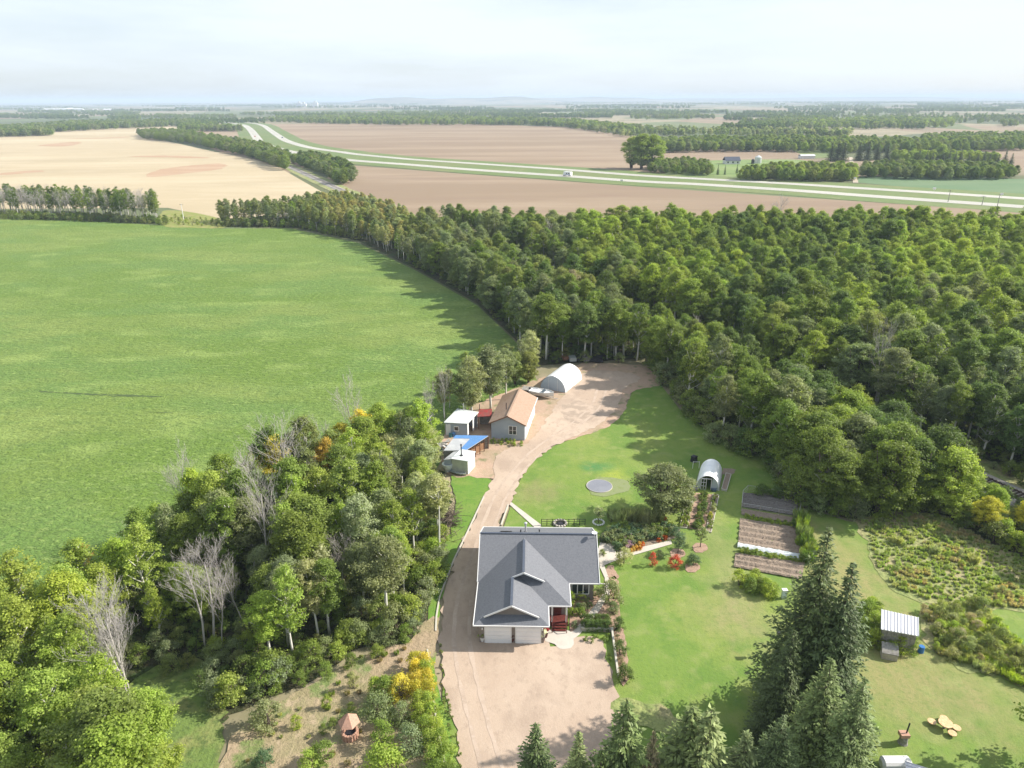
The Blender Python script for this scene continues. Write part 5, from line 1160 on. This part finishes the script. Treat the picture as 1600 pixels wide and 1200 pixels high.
for (x, y) in fill(RIGHT, 4.2, seed=9):
    if rail_dist(x, y) < 6.2 or any((x-u[0])**2 + (y-u[1])**2 < u[2]**2 for u in used): continue
    p = P(x, y, 0); pc = P(x, y, 8); r_ = random.random()
    kd = 'thin' if r_ < .22 else 'aspen' if r_ < .9 else 'broad'
    h = random.choice([random.uniform(8.5, 12), random.uniform(10, 14.8)]) + (1.5 if p[1] < 420 and p[0] > 900 else 0)
    if p[0] < 660: h = random.uniform(7.5, 11); kd = 'thin' if r_ < .5 else 'aspen'
    if 1230 < p[0] < 1500 and p[1] > 700: kd = 'broad'; h = random.uniform(8.5, 11)
    if p[0] > 1470 and p[1] > 740 and (Vector((x, y, 0)) - RA).dot(nrm) > 0 : kd = 'broad'; h = random.uniform(3.8, 6.2)
    if kd == 'broad': h = min(h, 11)
    ti = tint_right(pc[0], pc[1])
    if 500 < p[0] < 640 and p[1] < 400 and random.random() < .6: ti = random.choice(['tawny', 'tawny', 'olive', 'pale'])
    if p[0] > 1460 and p[1] > 740 and (Vector((x, y, 0)) - RA).dot(nrm) > 0: ti = random.choice(['yg', 'yellow', 'yellow', 'orange', 'yellow', 'yg'])
    rest.append((kd, x, y, h, ti, 'aspens of the right wood', P(x, y, h)))
print('left', NL, 'right', len(rest))
# the trees that show largest stand as individuals, the others are one wood
def shows(t):
    p = t[6]; return t[3] / p[2] * (1 if -30 < p[0] < 1630 and p[1] < 1230 else 0) * (1.25 if (t[3] > 0) else 1)
rest.sort(key=shows, reverse=True)
quota = dict(a=max(60, 285 - NL), b=90); took = []; wood = []
for t in rest:
    key = 'b' if t[0] == 'broad' else 'a'
    if quota[key] > 0 and shows(t) > 0: quota[key] -= 1; took.append(t[:6])
    else: wood.append(t)
made = {}
for t in cand + took:
    grp = t[5] if t[0] != 'broad' else 'broad trees of the right wood'
    o = auto_tree(t[0], t[1], t[2], t[3], t[4], grp, bh=12 if t[0] != 'broad' else 9.5, lean=(random.gauss(0,.03), random.gauss(0,.03)), wide=random.uniform(.95,1.3) if t[0] != 'broad' else random.uniform(.95,1.15))
    made.setdefault(o['label'], []).append((P(t[1], t[2], t[3])[0], o))
ORD = ['leftmost', 'second from left', 'third from left', 'fourth from left', 'fifth from left', 'sixth from left', 'seventh from left', 'eighth from left', 'ninth from left', 'tenth from left']
for lb, os_ in list(made.items()):
    os_.sort(key=lambda a: a[0])
    if len(os_) > 1:
        for i, (_, o) in enumerate(os_):
            o['label'] = lb + ', ' + ( 'rightmost' if i == len(os_) - 1 else ORD[min(i, 9)])
for os_ in made.values():
    for _, o in os_:
        w_ = o['label'].split()
        if len(w_) > 16: o['label'] = ' '.join(w_[1:])
wp = {}
for t in wood: wp.setdefault('broad' if t[0] == 'broad' else 'aspen' if t[0] == 'aspen' else 'thin', []).append((t[1], t[2], .1, t[3]/BASEH[t[0]], jt(T[t[4]])))
gn_scatter('aspen_wood', wp['aspen'], ['aspen'], 'dense aspen wood running back to the highway field'); gn_scatter('poplar_wood', wp.get('broad', []), ['broad'], 'broad trees within the right wood'); gn_scatter('thin_aspen_wood', wp['thin'], ['thin'], 'thinly leaved aspens within the right wood')

# grove of white-stemmed aspens at the far left edge of the green field, tree row on the right of the gap
pts = []
for (x, y) in fill([(-60,338),(0,338),(80,340),(160,344),(248,349),(256,338),(150,330),(0,326),(-60,326)], 3.9, seed=21):
    p = P(x, y, 0); pts.append((x, y, .1, random.uniform(.9, 1.2), jt(T[random.choice(['mid','dark','grey','mid'])])))
gn_scatter('aspen_grove', pts, ['thin', 'thin', 'bare'], 'grove of white-stemmed aspens between the green and the straw field')
pts = [(x, y, .1, random.uniform(.8, 1.7), jt(T[random.choice(['dark','olive','grey','mid'])])) for (x, y) in fill([(-60,343),(0,343),(160,347),(262,352),(262,346),(160,341),(0,337),(-60,337)], 2.6, seed=22)]
pts += [(x, y, .1, random.uniform(.8, 1.8), jt(T[random.choice(['dark','olive','grey','mid'])])) for (x, y) in fill([(340,355),(460,356),(560,376),(560,366),(460,348),(340,348)], 2.8, seed=23)]
pts += [(x, y, .1, random.uniform(.5, .9), jt(T[random.choice(['yg','olive','pale'])])) for (x, y) in fill([(258,350),(345,356),(345,345),(262,338)], 4, seed=24)]

# band of trees along the railway beyond the straw field
for nm, poly, sp, hs, ti in (('tree_band', [(215,212),(240,208),(300,213),(420,236),(452,254),(445,268),(425,262),(400,248),(330,233),(300,226),(225,218)], 9, (.75,1.2), ['mid','mid','grey']),
    ('hedge_by_railway', [(458,256),(468,247),(500,250),(538,262),(556,278),(550,290),(530,290),(505,274),(470,262)], 6.5, (.6,.95), ['dark','mid','grey']),
    ('tree_clump', [(383,238),(420,240),(452,250),(448,262),(420,252),(390,248)], 8, (.7,1.1), ['dark','mid'])):
    q = [(x, y, .1, random.uniform(*hs), jt(T[random.choice(ti)])) for (x, y) in fill(poly, sp, seed=31)]
    FARP = q if nm == 'tree_band' else FARP + q
# beyond the highway: big poplar clump, farm hedges, spruces
FT = []
for i, (bx, by, top, kd, ti, wd_, lb) in enumerate([(990,263,214,'broad','bright',1.0,'left tree of the big bright poplar clump beyond the highway'),(1005,264,210,'broad','bright',1.1,'middle tree of the big bright poplar clump beyond the highway'),(1022,264,211,'broad','bright',1.0,'right tree of the big bright poplar clump beyond the highway'),
    (1572-250,252,221,'young_spruce','spruce',1.3,'left spruce of the dark group behind the farm hedge'),(1302,252,222,'young_spruce','spruce',1.3,'second spruce of the dark group behind the farm hedge'),(1312,252,220,'young_spruce','spruce',1.3,'third spruce of the dark group behind the farm hedge'),
    (1346,251,222,'young_spruce','spruce',1.4,'left spruce of the dark windbreak'),(1360,251,221,'young_spruce','spruce',1.4,'second spruce of the dark windbreak'),(1374,250,222,'young_spruce','spruce',1.4,'third spruce of the dark windbreak'),(1390,250,223,'young_spruce','spruce',1.4,'fourth spruce of the dark windbreak'),
    (1123,273,256,'young_spruce','dark',.7,'left small dark conifer in front of the farmhouse'),(1134,273,257,'young_spruce','dark',.7,'right small dark conifer in front of the farmhouse'),(1153,271,255,'young_spruce','dark',.7,'dark conifer right of the farmhouse front'),
    (1474,250,226,'broad','bright',1.1,'bright round tree behind the right farm hedge'),(855,392,340,'aspen','olive',1.8,'round olive tree at the end of the long belt'),(835,385,342,'aspen','dark',1.6,'dark round tree at the end of the long belt'),(866,392,368,'young_spruce','spruce',1.2,'small dark spruce at the end of the long belt'),(954,365,326,'aspen','bright',1.5,'bright tree standing proud at the back of the wood'),(972,366,322,'aspen','bright',1.7,'tall bright tree at the back left of the right wood'),
    (1515,372,336,'aspen','dark',1.7,'dark rounded treetop at the back of the right wood')]):
    explicit(kd, bx, by, top, ti, lb, 'spruce_tree' if 'spruce' in kd else 'poplar_tree' if kd == 'broad' else 'aspen_tree', wide=wd_)
rr = random.Random(4)
for k in range(14):
    explicit('young_spruce', 1440 + k*11 + rr.uniform(-3,3), 254 + k*.4, 238 + rr.uniform(-4,4), 'spruce', ['first','second','third','fourth','fifth','sixth','seventh','eighth','ninth','tenth','eleventh','twelfth','thirteenth','last'][k] + ' small dark spruce from the left in the row behind the right farm hedge', 'spruce_tree', group='row of dark spruces beyond the highway', wide=1.3)
farm = []
def far_fill(poly, sp, smin, smax, tis, seed): farm.extend([(x, y, .1, random.uniform(smin, smax), jt(T[random.choice(tis)])) for (x, y) in fill(poly, sp, seed=seed)])
far_fill([(1013,262),(1060,256),(1108,262),(1112,276),(1080,275),(1015,270)], 6, .55, .8, ['mid','grey','mid'], 41)
far_fill([(1150,283),(1180,272),(1260,268),(1335,268),(1335,285),(1250,284),(1200,283)], 6, .65, .95, ['yg','mid','bright','mid','olive'], 42)
far_fill([(1344,268),(1400,264),(1560,267),(1590,275),(1580,281),(1480,282),(1400,280),(1345,278)], 6.5, .65, .9, ['mid','grey','mid','dark'], 43)
far_fill([(1395,255),(1470,254),(1560,256),(1560,252),(1470,249),(1395,249)], 7, .8, 1.0, ['yg','mid','bright'], 44)
far_fill([(1035,240),(1100,238),(1240,238),(1330,240),(1440,238),(1600,236),(1600,226),(1440,226),(1240,222),(1100,223),(1000,226),(985,232)], 9, .8, 1.15, ['grey','mid','dark','mid','bright'], 45)
pts_far_b = FARP + farm
gn_scatter('farm_hedges', [(p[0], p[1], p[2], p[3]*1.0, p[4]) for p in pts_far_b], ['broad'], 'bushy hedges and tree bands along the highway and the farmyard', trunks=False)

# distant woods out to the horizon
for v_ in range(3):
    b_ = G(612 + v_*12, 196); plant_tree('aspen_tree', 'far', b_.x, b_.y, 13, 'mid', ('leftmost','middle','rightmost')[v_] + ' of three treetops at the front of the far wood behind the ploughed field', var=v_)
dist = []
def dfill(poly, n, smin, smax, tis, seed):
    rr = random.Random(seed); xs = [p[0] for p in poly]; ys = [p[1] for p in poly]; k = 0; tries = 0
    while k < n and tries < n*20:
        tries += 1; q = (rr.uniform(min(xs), max(xs)), rr.uniform(min(ys), max(ys)))
        if inside(q, poly): g = G(*q); dist.append((g.x, g.y, .1, rr.uniform(smin, smax), jt(T[rr.choice(tis)]))); k += 1
dfill([(-60,217),(82,212),(84,207),(180,202),(280,198),(300,199),(300,190),(200,192),(100,194),(60,200),(-60,204)], 1500, .9, 1.25, ['dark','mid','grey'], 51)
dfill([(280,207),(335,199),(350,195),(300,192),(280,196)], 260, .8, 1.2, ['dark','mid'], 52)
dfill([(410,191),(500,194),(600,196),(700,196),(820,196),(880,200),(960,208),(1000,212),(1000,204),(900,192),(820,189),(700,184),(560,182),(430,186)], 1900, .9, 1.3, ['dark','mid','grey','bright'], 53)
dfill([(880,200),(985,216),(1010,212),(1200,214),(1330,214),(1330,208),(1100,206),(960,200)], 420, .7, 1.1, ['mid','grey','pale'], 54)
dfill([(1240,204),(1490,200),(1490,190),(1400,187),(1250,192)], 520, .8, 1.3, ['bright','mid','grey','yg'], 55)
dfill([(1440,227),(1600,229),(1700,229),(1700,217),(1500,216),(1440,219)], 500, .8, 1.1, ['mid','grey','dark'], 56)
dfill([(1180,185),(1330,192),(1600,195),(1600,182),(1400,178),(1200,178)], 380, .8, 1.1, ['mid','grey','grey'], 57)
rr = random.Random(61)
for k in range(150):       # broken belts of wood thinning towards the horizon
    yv = 160 + 45 * rr.random() ** 1.7; xv = rr.uniform(-50, 1650); L_ = rr.uniform(20, 170) * (1 if yv < 185 else .6); th = (yv - 152) * rr.uniform(.02, .09) + .25
    if 380 < xv < 1000 and yv > 186: continue
    if xv < 330 and yv > 188: continue
    n = int(L_ * rr.uniform(.9, 1.6)); ti = rr.choice([['dark','mid'],['mid','grey'],['dark']])
    for j in range(n):
        g = G(xv + rr.uniform(-.6, .6) * L_, yv + rr.gauss(0, .35) * th); s_ = rr.uniform(.8, 1.3)
        if 0 < g.y < 27000 and g.z == 0: dist.append((g.x, g.y, .1, s_ * (1 if g.y < 4000 else 1.15), jt(T[rr.choice(ti)])))
dist = [d for d in dist if abs(d[0]) < 23000 and d[1] < 27000]
print('distant', len(dist))
gn_scatter('distant_woods', dist, ['far'], 'hazy belts of wood across the plain to the horizon')

# spruces
BS = [((1296,1118,826),'spruce','taller of the two great spruces at the lower right, pointed top',1.02),((1334,1140,880),'spruce','second great spruce, just right of the tallest',.98),((1242,1165,985),'spruce','shorter dark spruce at the left foot of the great spruces',.95),((1300,1240,1030),'spruce2','broad green spruce low in front of the great spruces',1.15),((1352,1280,1060),'spruce2','green spruce at the right foot of the great spruces',1.1),((1225,1290,1120),'spruce','dark spruce at the bottom left foot of the great spruces',1.2)]
for b, ti, lb, wd_ in BS: explicit('spruce', *b, ti, lb, 'spruce_tree', wide=wd_)
YS = [((838,1262,1134),'spruce','leftmost young spruce at the bottom edge on the gravel',1.25),((905,1262,1146),'spruce3','second young spruce at the bottom edge',1.0),((980,1275,1098),'spruce2','tallest young spruce at the bottom edge',1.25),((1082,1270,1108),'spruce2','broad light green spruce at the bottom edge',1.65),((1112,1290,1112),'spruce3','light green spruce twin right of the broad one',1.45),((1168,1290,1148),'spruce3','rightmost young spruce at the bottom edge',1.4),((1022,1275,1146),'brown','dead brown spruce between the green ones at the bottom edge',.8),((940,1290,1175),'spruce2','low young spruce half hidden at the bottom edge',1.1)]
for b, ti, lb, wd_ in YS: explicit('young_spruce', *b, ti, lb, 'spruce_tree', wide=wd_)
explicit('broad', 1775, 1230, 1030, 'mid', 'big tree off the right side whose shade falls on the dry lawn', 'poplar_tree', wide=1.0)

# shrubs: hedges, garden, orchard
def sh(label, bx, by, h, tint, wide=1.0, kind='shrub', name='shrub', cat='shrub', group=None, z=.15, var=None):
    b_ = G(bx, by); return plant_tree(name, kind, b_.x, b_.y, h, tint, label, cat, group, wide, z=z, var=var, crown_name='leaves', trunk_name='stems')
for v_ in range(5): sh(('first','second','third','fourth','fifth')[v_] + ' low bush from the left along the orchard edge', 430 + v_*40, 1085 - v_*14, 1.6, 'mid', 1.0, var=v_)
ct = ['yellow','yellow','yg','bright','mid','mid','mid','bright','mid','mid','mid','mid','mid']
hedge = catmull([G(*p) for p in [(657,1046),(660,1075),(664,1110),(674,1150),(688,1195),(700,1240)]], False, 1.2)
hd = thing('tall_hedge', 'tall clipped hedge, yellow at its upper end, between the orchard and the drive', 'hedge', hedge[0])
for i, p in enumerate(hedge):
    for s_ in (-.5, .5):
        me_ = PROTO['shrub'][(i + (s_ > 0)) % 5][1]; o = link('hedge_bush', me_, hd); o.location = Vector((p.x - hedge[0].x + s_, p.y - hedge[0].y + random.uniform(-.2,.2), .1)); o.scale = (.95, .95, 1.05); o.rotation_euler.z = random.uniform(0, 6)
        o['tint'] = jt(T['yellow'] if i < 4 and s_ < 2 and random.random() < .75 else T['yg'] if i < 8 else T['bright'] if i % 3 else T['mid'])
hb2 = thing('box_hedge', 'short dense clipped hedge above the grey timber wall', 'hedge', G(914, 984)); a_, b_ = G(914,984), G(950,985)
for i in range(7):
    for s_ in (0, .9):
        o = link('hedge_bush', PROTO['shrub'][i % 5][1], hb2); p = a_.lerp(b_, i/6); o.location = (p.x - a_.x, p.y - a_.y + s_, .1); o.scale = (.55,.6,.62); o['tint'] = jt(T['dark'])
CORN = thing('corn_row', 'tall green corn-like row along the right side of the vegetable garden', 'plants', G(1258, 870))
a_, b_ = G(1262,880), G(1247,812)
for i in range(26):
    o = link('stalks', PROTO['tuft'][i % 3][1], CORN); p = a_.lerp(b_, i/25); o.location = (p.x - CORN.location.x + random.uniform(-.5,.5), p.y - CORN.location.y, .1); o.scale = (1.5,1.2,2.0+random.uniform(-.5,.6)); o.rotation_euler.z = i; o['tint'] = jt(T[random.choice(['dark','mid','dark','grey'])])
LONGH = thing('tall_perennials', 'row of tall leafy perennials below the round bush', 'plants', G(960, 818))
a_, b_ = G(958,818), G(1030,815)
for i in range(22):
    o = link('stalks', PROTO['tuft'][i % 3][1], LONGH); p = a_.lerp(b_, i/21); o.location = (p.x - LONGH.location.x, p.y - LONGH.location.y + random.uniform(-.6,.8), .1); o.scale = (1.4,1.4,2.1); o.rotation_euler.z = i; o['tint'] = jt(T['pale'] if i % 2 else T['grey'])
for a in [('orange-red shrub, left of the two on the lawn',1019,884,1.7,'red',.7),('orange-red shrub, right of the two on the lawn',1054,888,1.7,'red',.95),('dark leafy bush right of the red shrubs',1082,884,1.5,'blue',1.3),('grey small bush behind the left red shrub',1030,872,1.0,'grey',.9),
    ('red shrub at the end of the tall perennials',1036,818,1.2,'red',.8),('olive bush at the corner of the path',975,880,1.9,'pale',1.2),('bush at the end of the path walk',1057,842,1.5,'blue',1.2),
    ('grey-green tall shrub by the clothesline post',952,944,3.0,'grey',1.0),('low shrub below the clothesline post',956,960,1.5,'grey',1.1),('yellow-green shrub under the bungalow window',908,938,1.4,'yg',1.1),('grey shrub right of the bungalow window',921,932,1.1,'grey',1.0),('teal mound shrub beside the porch walk',903,955,.9,'blue',1.1),('yellow perennial mound beside the porch steps',894,962,.9,'yg',1.0),('green climber at the porch post',890,948,2.0,'yg',.6),
    ('dark shrub at the corner of the timber wall',967,985,1.6,'dark',.9),('reddish low shrub, topmost by the timber wall',965,1003,.9,'brown',.9),('dark shrub midway along the timber wall',969,1024,1.7,'dark',.9),('reddish low shrub, lower by the timber wall',969,1040,.9,'brown',.9),('dark conical shrub at the bottom end of the timber wall',975,1066,2.0,'dark',.9),
    ('small flower mound by the patio',941,869,.8,'olive',1.2),('sunflower-yellow plant at the end of the right raised bed',1109,812,1.1,'yellow',.6),('leafy shrub at the left corner of the garage',753,999,.9,'mid',.7)]:
    sh(a[0], a[1], a[2], a[3], a[4], a[5])
for v_, (lb, x, y, h, ti) in enumerate([('young fruit tree in a mulch ring near the garden beds',1094,856,2.9,'grey'),('young fruit tree in a mulch ring at the end of the walk',1059,865,2.9,'blue'),('sapling inside the white stone ring',935,818,2.4,'pale')]):
    sh(lb, x, y, h, ti, 1.0, 'fruit', 'fruit_tree', 'tree', var=v_)
for k, (x, y) in enumerate(((1094,857),(1059,866),(1082,888))): tag(sheet('mulch_ring', [(x-13,y),(x-8,y+7),(x+3,y+8),(x+12,y+2),(x+8,y-6),(x-6,y-7)], .17, m_mulch, .05, .4), kind='structure')
sh('dark shrub in the deep shade above the garden plot', 1190, 775, 1.8, 'dark', 1.4); sh('dark shrub above the garden plot, right', 1215, 778, 1.6, 'dark', 1.4)
OS = [(300+x/3.478, 980+y/3.478, h, ti, wd, lb) for x, y, h, ti, wd, lb in [
 (735,440,1.4,'yg',.7,'yellow-green seedling bush left of the well roof'),(570,550,1.4,'yg',.8,'yellow-green bush in the lower left orchard'),(1005,385,2.2,'yg',.9,'yellowing sapling above the grey-green ones'),(1060,395,2.6,'mid',.9,'green sapling beside the yellow one'),(1140,390,2.6,'yellow',1.0,'bright yellow sapling in the orchard'),(1020,500,2.8,'grey',1.1,'grey-green sapling right of the well'),(1140,520,2.2,'grey',.9,'thin grey sapling beside the tall hedge'),
 (1025,640,2.6,'mid',.9,'green sapling below the well'),(1190,680,2.6,'grey',1.1,'grey-green sapling near the tall hedge bottom'),(1040,800,3.0,'yg',1.2,'big yellow-green bush at the bottom of the orchard'),(720,730,2.0,'mid',1.1,'green bush left of the bottom orchard bush'),(640,770,1.8,'yg',1.1,'bush at the bottom edge of the orchard'),(420,545,2.8,'grey',1.1,'grey-green bush at the wood edge of the orchard'),(880,340,2.0,'pale',.6,'thin pale sapling at the top of the orchard'),(715,580,1.0,'mid',.8,'tiny bush beside the well shadow'),(870,450,.8,'mid',1.2,'low green mound in the orchard grass'),(765,540,.8,'mid',1.2,'low mound left of the well'),(400,760,1.6,'blue',1.3,'bluish bush at the bottom left of the orchard')]]
for x, y, h, ti, wd_, lb in OS: sh(lb, x, y, h, ti, wd_)
# raspberry patch, meadow and undergrowth: one object each
for v_ in range(3): sh(('leafy weed clump at the top left of the weedy meadow','leafy weed clump at the meadow centre','leafy weed clump at the meadow right')[v_], 1400 + v_*60, 850 + v_*15, 1.0, 'pale', 1.0, 'tuft', 'weed_clump', 'weeds', var=v_)
for v_ in range(2): sh(('low leafy plant at the near end of the middle garden row','low leafy plant at the far end of the middle garden row')[v_], 1090 + v_*6, 826 - v_*48, .8, 'mid', 1.0, 'plant', 'garden_plant', 'plant', var=v_)
def scatter(name, poly, sp, smin, smax, tis, kinds, label, seed, keep=1.0, z=.15):
    def patch(x, y): return .5 + .5*math.sin(x*.55 + 1.3*math.sin(y*.31)) * math.sin(y*.43 + x*.17)
    return gn_scatter(name, [(x, y, z, smin + (smax - smin) * min(1, .6*patch(x, y) + .5*random.random()), jt(T[tis[int((patch(x, y)*.7 + .3*random.random())*len(tis)) % len(tis)]], .12)) for (x, y) in fill(poly, sp, .5, seed=seed) if random.random() < keep], kinds, label)
pts += [(x, y, .1, random.uniform(.5, 1.35), jt(T[random.choice(['mid','bright','dark','olive','grey'])])) for (x, y) in fill(LEFT + [], 1.7, seed=71) if random.random() < .8]
LO = [(330,1120),(420,1085),(500,1045),(560,1015),(640,1000),(668,960),(692,895),(700,850),(690,845),(660,915),(630,975),(560,990),(480,1030),(400,1070),(320,1100)]
pts += [(x, y, .1, random.uniform(.8, 1.7), jt(T[random.choice(['mid','bright','mid','grey'])])) for (x, y) in fill(LO, 1.5, seed=72)]
pts += [(x, y, .1, random.uniform(.6, 1.6), jt(T[random.choice(['mid','dark','olive','grey'])])) for (x, y) in fill(RIGHT, 3.0, seed=73) if rail_dist(x, y) > 4.2 and P(x, y, 0)[1] > 400]
EDGE = [(1015,575),(1045,612),(1075,655),(1120,697),(1195,722),(1240,790),(1290,812),(1380,812),(1380,800),(1290,798),(1245,770),(1200,705),(1125,682),(1085,645),(1055,600),(1025,562)]
pts += [(x, y, .1, random.uniform(1.2, 2.4), jt(T[random.choice(['mid','dark','grey'])])) for (x, y) in fill(EDGE, 2.0, seed=74)]
pts += [(x, y, .1, random.uniform(1.0, 1.9), jt(T[random.choice(['yg','olive','mid','dark'])])) for (x, y) in fill([(1380,812),(1470,805),(1540,850),(1640,900),(1640,880),(1540,825),(1470,785),(1400,795)], 2.2, seed=75)]
pts += [(x, y, .1, random.uniform(.4, .95), jt(T[random.choice(['olive','straw','pale','olive','yg'])])) for (x, y) in fill([(1440,955),(1480,945),(1530,955),(1560,985),(1620,1045),(1620,1085),(1560,1058),(1500,1046),(1460,1018)], 1.5, seed=76)]
pts += [(x, y, .1, random.uniform(.5, 1.05), jt(T[random.choice(['yg','mid','bright'])])) for (x, y) in fill([(1352,1012),(1400,1030),(1432,1026),(1432,1012),(1432,1000),(1380,988),(1370,950),(1345,950)], 1.0, seed=77)]
pts += [(x, y, .1, random.uniform(.5, 1.0), jt(T[random.choice(['yg','yg','mid'])])) for (x, y) in fill([(1150,905),(1200,915),(1222,935),(1205,940),(1150,918)], 1.1, seed=78)]
gn_scatter('undergrowth', pts, ['shrub'], 'leafy undergrowth of the woods, wood edges and scrub')
scatter('meadow_weeds', [(1345,815),(1400,808),(1470,808),(1540,848),(1640,894),(1800,952),(1800,1018),(1640,962),(1600,954),(1520,946),(1440,938),(1396,918),(1372,888),(1358,852)], .62, .2, .6, ['mead','pale','mead','mead','pale','straw','mead'], ['tuft'], 'rank weeds and grasses of the unmown meadow', 81, .85)
scatter('meadow_brush', [(1345,815),(1400,808),(1470,808),(1540,848),(1640,894),(1800,952),(1800,1018),(1640,962),(1600,954),(1520,946),(1440,938),(1396,918),(1372,888),(1358,852)], 2.6, .15, .5, ['mead','mead','yg','pale'], ['shrub'], 'low leafy brush spreading through the meadow', 98, .5)
scatter('scrub_weeds', [(1440,955),(1480,945),(1540,955),(1570,985),(1620,1040),(1650,1090),(1560,1060),(1500,1048),(1460,1020)], .7, .4, 1.0, ['straw','olive','pale','yg'], ['tuft'], 'brown and green weeds below the mown path', 82, .8)
scatter('orchard_weeds', [(335,1200),(420,1105),(480,1075),(570,1025),(640,1005),(656,1045),(664,1110),(690,1230),(335,1230)], 1.3, .2, .55, ['olive','pale','brown','mid'], ['tuft'], 'sparse dry weeds of the orchard ground', 83, .4)
scatter('bed_rows', [(1062,826),(1073,827),(1084,772),(1075,771)], .5, .5, .8, ['mid','bright'], ['plant'], 'leafy vegetables in the left raised bed', 84)
scatter('middle_row', [(1083,828),(1096,830),(1108,775),(1096,773)], .5, .5, .9, ['mid','dark'], ['plant'], 'leafy vegetables in the middle garden row', 85)
scatter('right_row', [(1104,829),(1110,831),(1121,778),(1115,776)], .55, .5, .9, ['yg','mid','pale'], ['plant'], 'sparse vegetables in the right raised bed', 86)
scatter('garden_weeds', [(1156,860),(1250,878),(1252,882),(1152,865)], .4, .5, .8, ['bright','mid'], ['plant'], 'green crop row below the white row cover', 87)
scatter('garden_greens', [(1160,812),(1250,828),(1250,823),(1160,806)], .45, .4, .7, ['yg','mid'], ['plant'], 'thin green row above the furrowed bed', 88)
scatter('flower_foliage', [(940,848),(952,828),(990,824),(1050,824),(1056,836),(1040,842),(966,862)], .55, .7, 1.5, ['mid','grey','blue','mid','olive'], ['plant'], 'mixed leafy plants of the flower garden', 89)
scatter('orange_flowers', [(983,866),(1000,860),(1003,853),(990,856)], .35, .6, .9, ['orange'], ['plant'], 'orange flowers edging the walk', 90)
T['lilac'] = (.45,.30,.42); T['rust'] = (.55,.14,.03)
scatter('lilac_flowers', [(975,862),(988,858),(990,842),(977,845)], .45, .7, 1.1, ['lilac','pale','red'], ['plant'], 'lilac and pink blooms in the flower garden', 91)
scatter('rust_flowers', [(984,866),(1004,858),(1006,853),(990,857)], .4, .5, .8, ['rust'], ['plant'], 'rust-red flowers beside the walk', 92)
scatter('rust_flowers', [(1028,849),(1042,845),(1042,840),(1028,844)], .4, .5, .8, ['rust'], ['plant'], 'rust-red flowers at the far end of the walk', 93)
scatter('bed_plants', [(931,925),(942,928),(920,958),(905,980),(897,985),(894,960)], .8, .6, 1.3, ['yg','grey','mid'], ['plant'], 'plants in the bed beside the porch walk', 94, .7)
scatter('gravel_weeds', [(905,996),(952,994),(956,1050),(948,1050),(942,1010),(915,1006)], .7, .3, .8, ['mid','bright'], ['plant'], 'weeds at the foot of the grey timber wall', 95, .6)
scatter('drive_edge_grass', [(684,1005),(690,1010),(706,1110),(724,1200),(714,1200),(694,1110)], .6, .25, .5, ['mid','olive'], ['plant'], 'grass tufts at the left edge of the gravel', 96, .6)
scatter('shop_weeds', [(765,694),(815,700),(818,692),(768,688)], .6, .4, .9, ['bright'], ['plant'], 'green weeds at the foot of the workshop wall', 97, .8)
# brush heap on the side lawn
bhp = MB(); rr = random.Random(17); c_ = G(699, 815)
for k in range(150):
    a_ = rr.uniform(0, 6.28); p = c_ + Vector((rr.gauss(0,1.0), rr.gauss(0,2.2), rr.uniform(.1,1.0))); d_ = Vector((math.cos(a_), math.sin(a_), rr.uniform(-.3,.5)))*rr.uniform(.5,1.3); bhp.tube([p-d_, p+d_], .035, 3)
tag(bhp.build('brush_heap', m_dbark), 'heap of cut dark branches on the side lawn left of the drive', 'brush heap', kind='stuff')
# ------------------------------------------------------------ the hazy air
m_haze = bpy.data.materials.new('haze_air'); m_haze.use_nodes = True
hn = m_haze.node_tree.nodes; hn.remove(hn['Principled BSDF'])
pv = hn.new('ShaderNodeVolumePrincipled'); pv.inputs['Color'].default_value = (.70, .84, 1.0, 1); pv.inputs['Density'].default_value = 1.25e-4
m_haze.node_tree.links.new(pv.outputs[0], hn['Material Output'].inputs['Volume'])
hz = MB(); hz.box(-52000, 52000, -2000, 62000, -4, 100)
tag(hz.build('haze', m_haze), 'thin summer haze over the plain', 'haze', kind='stuff')
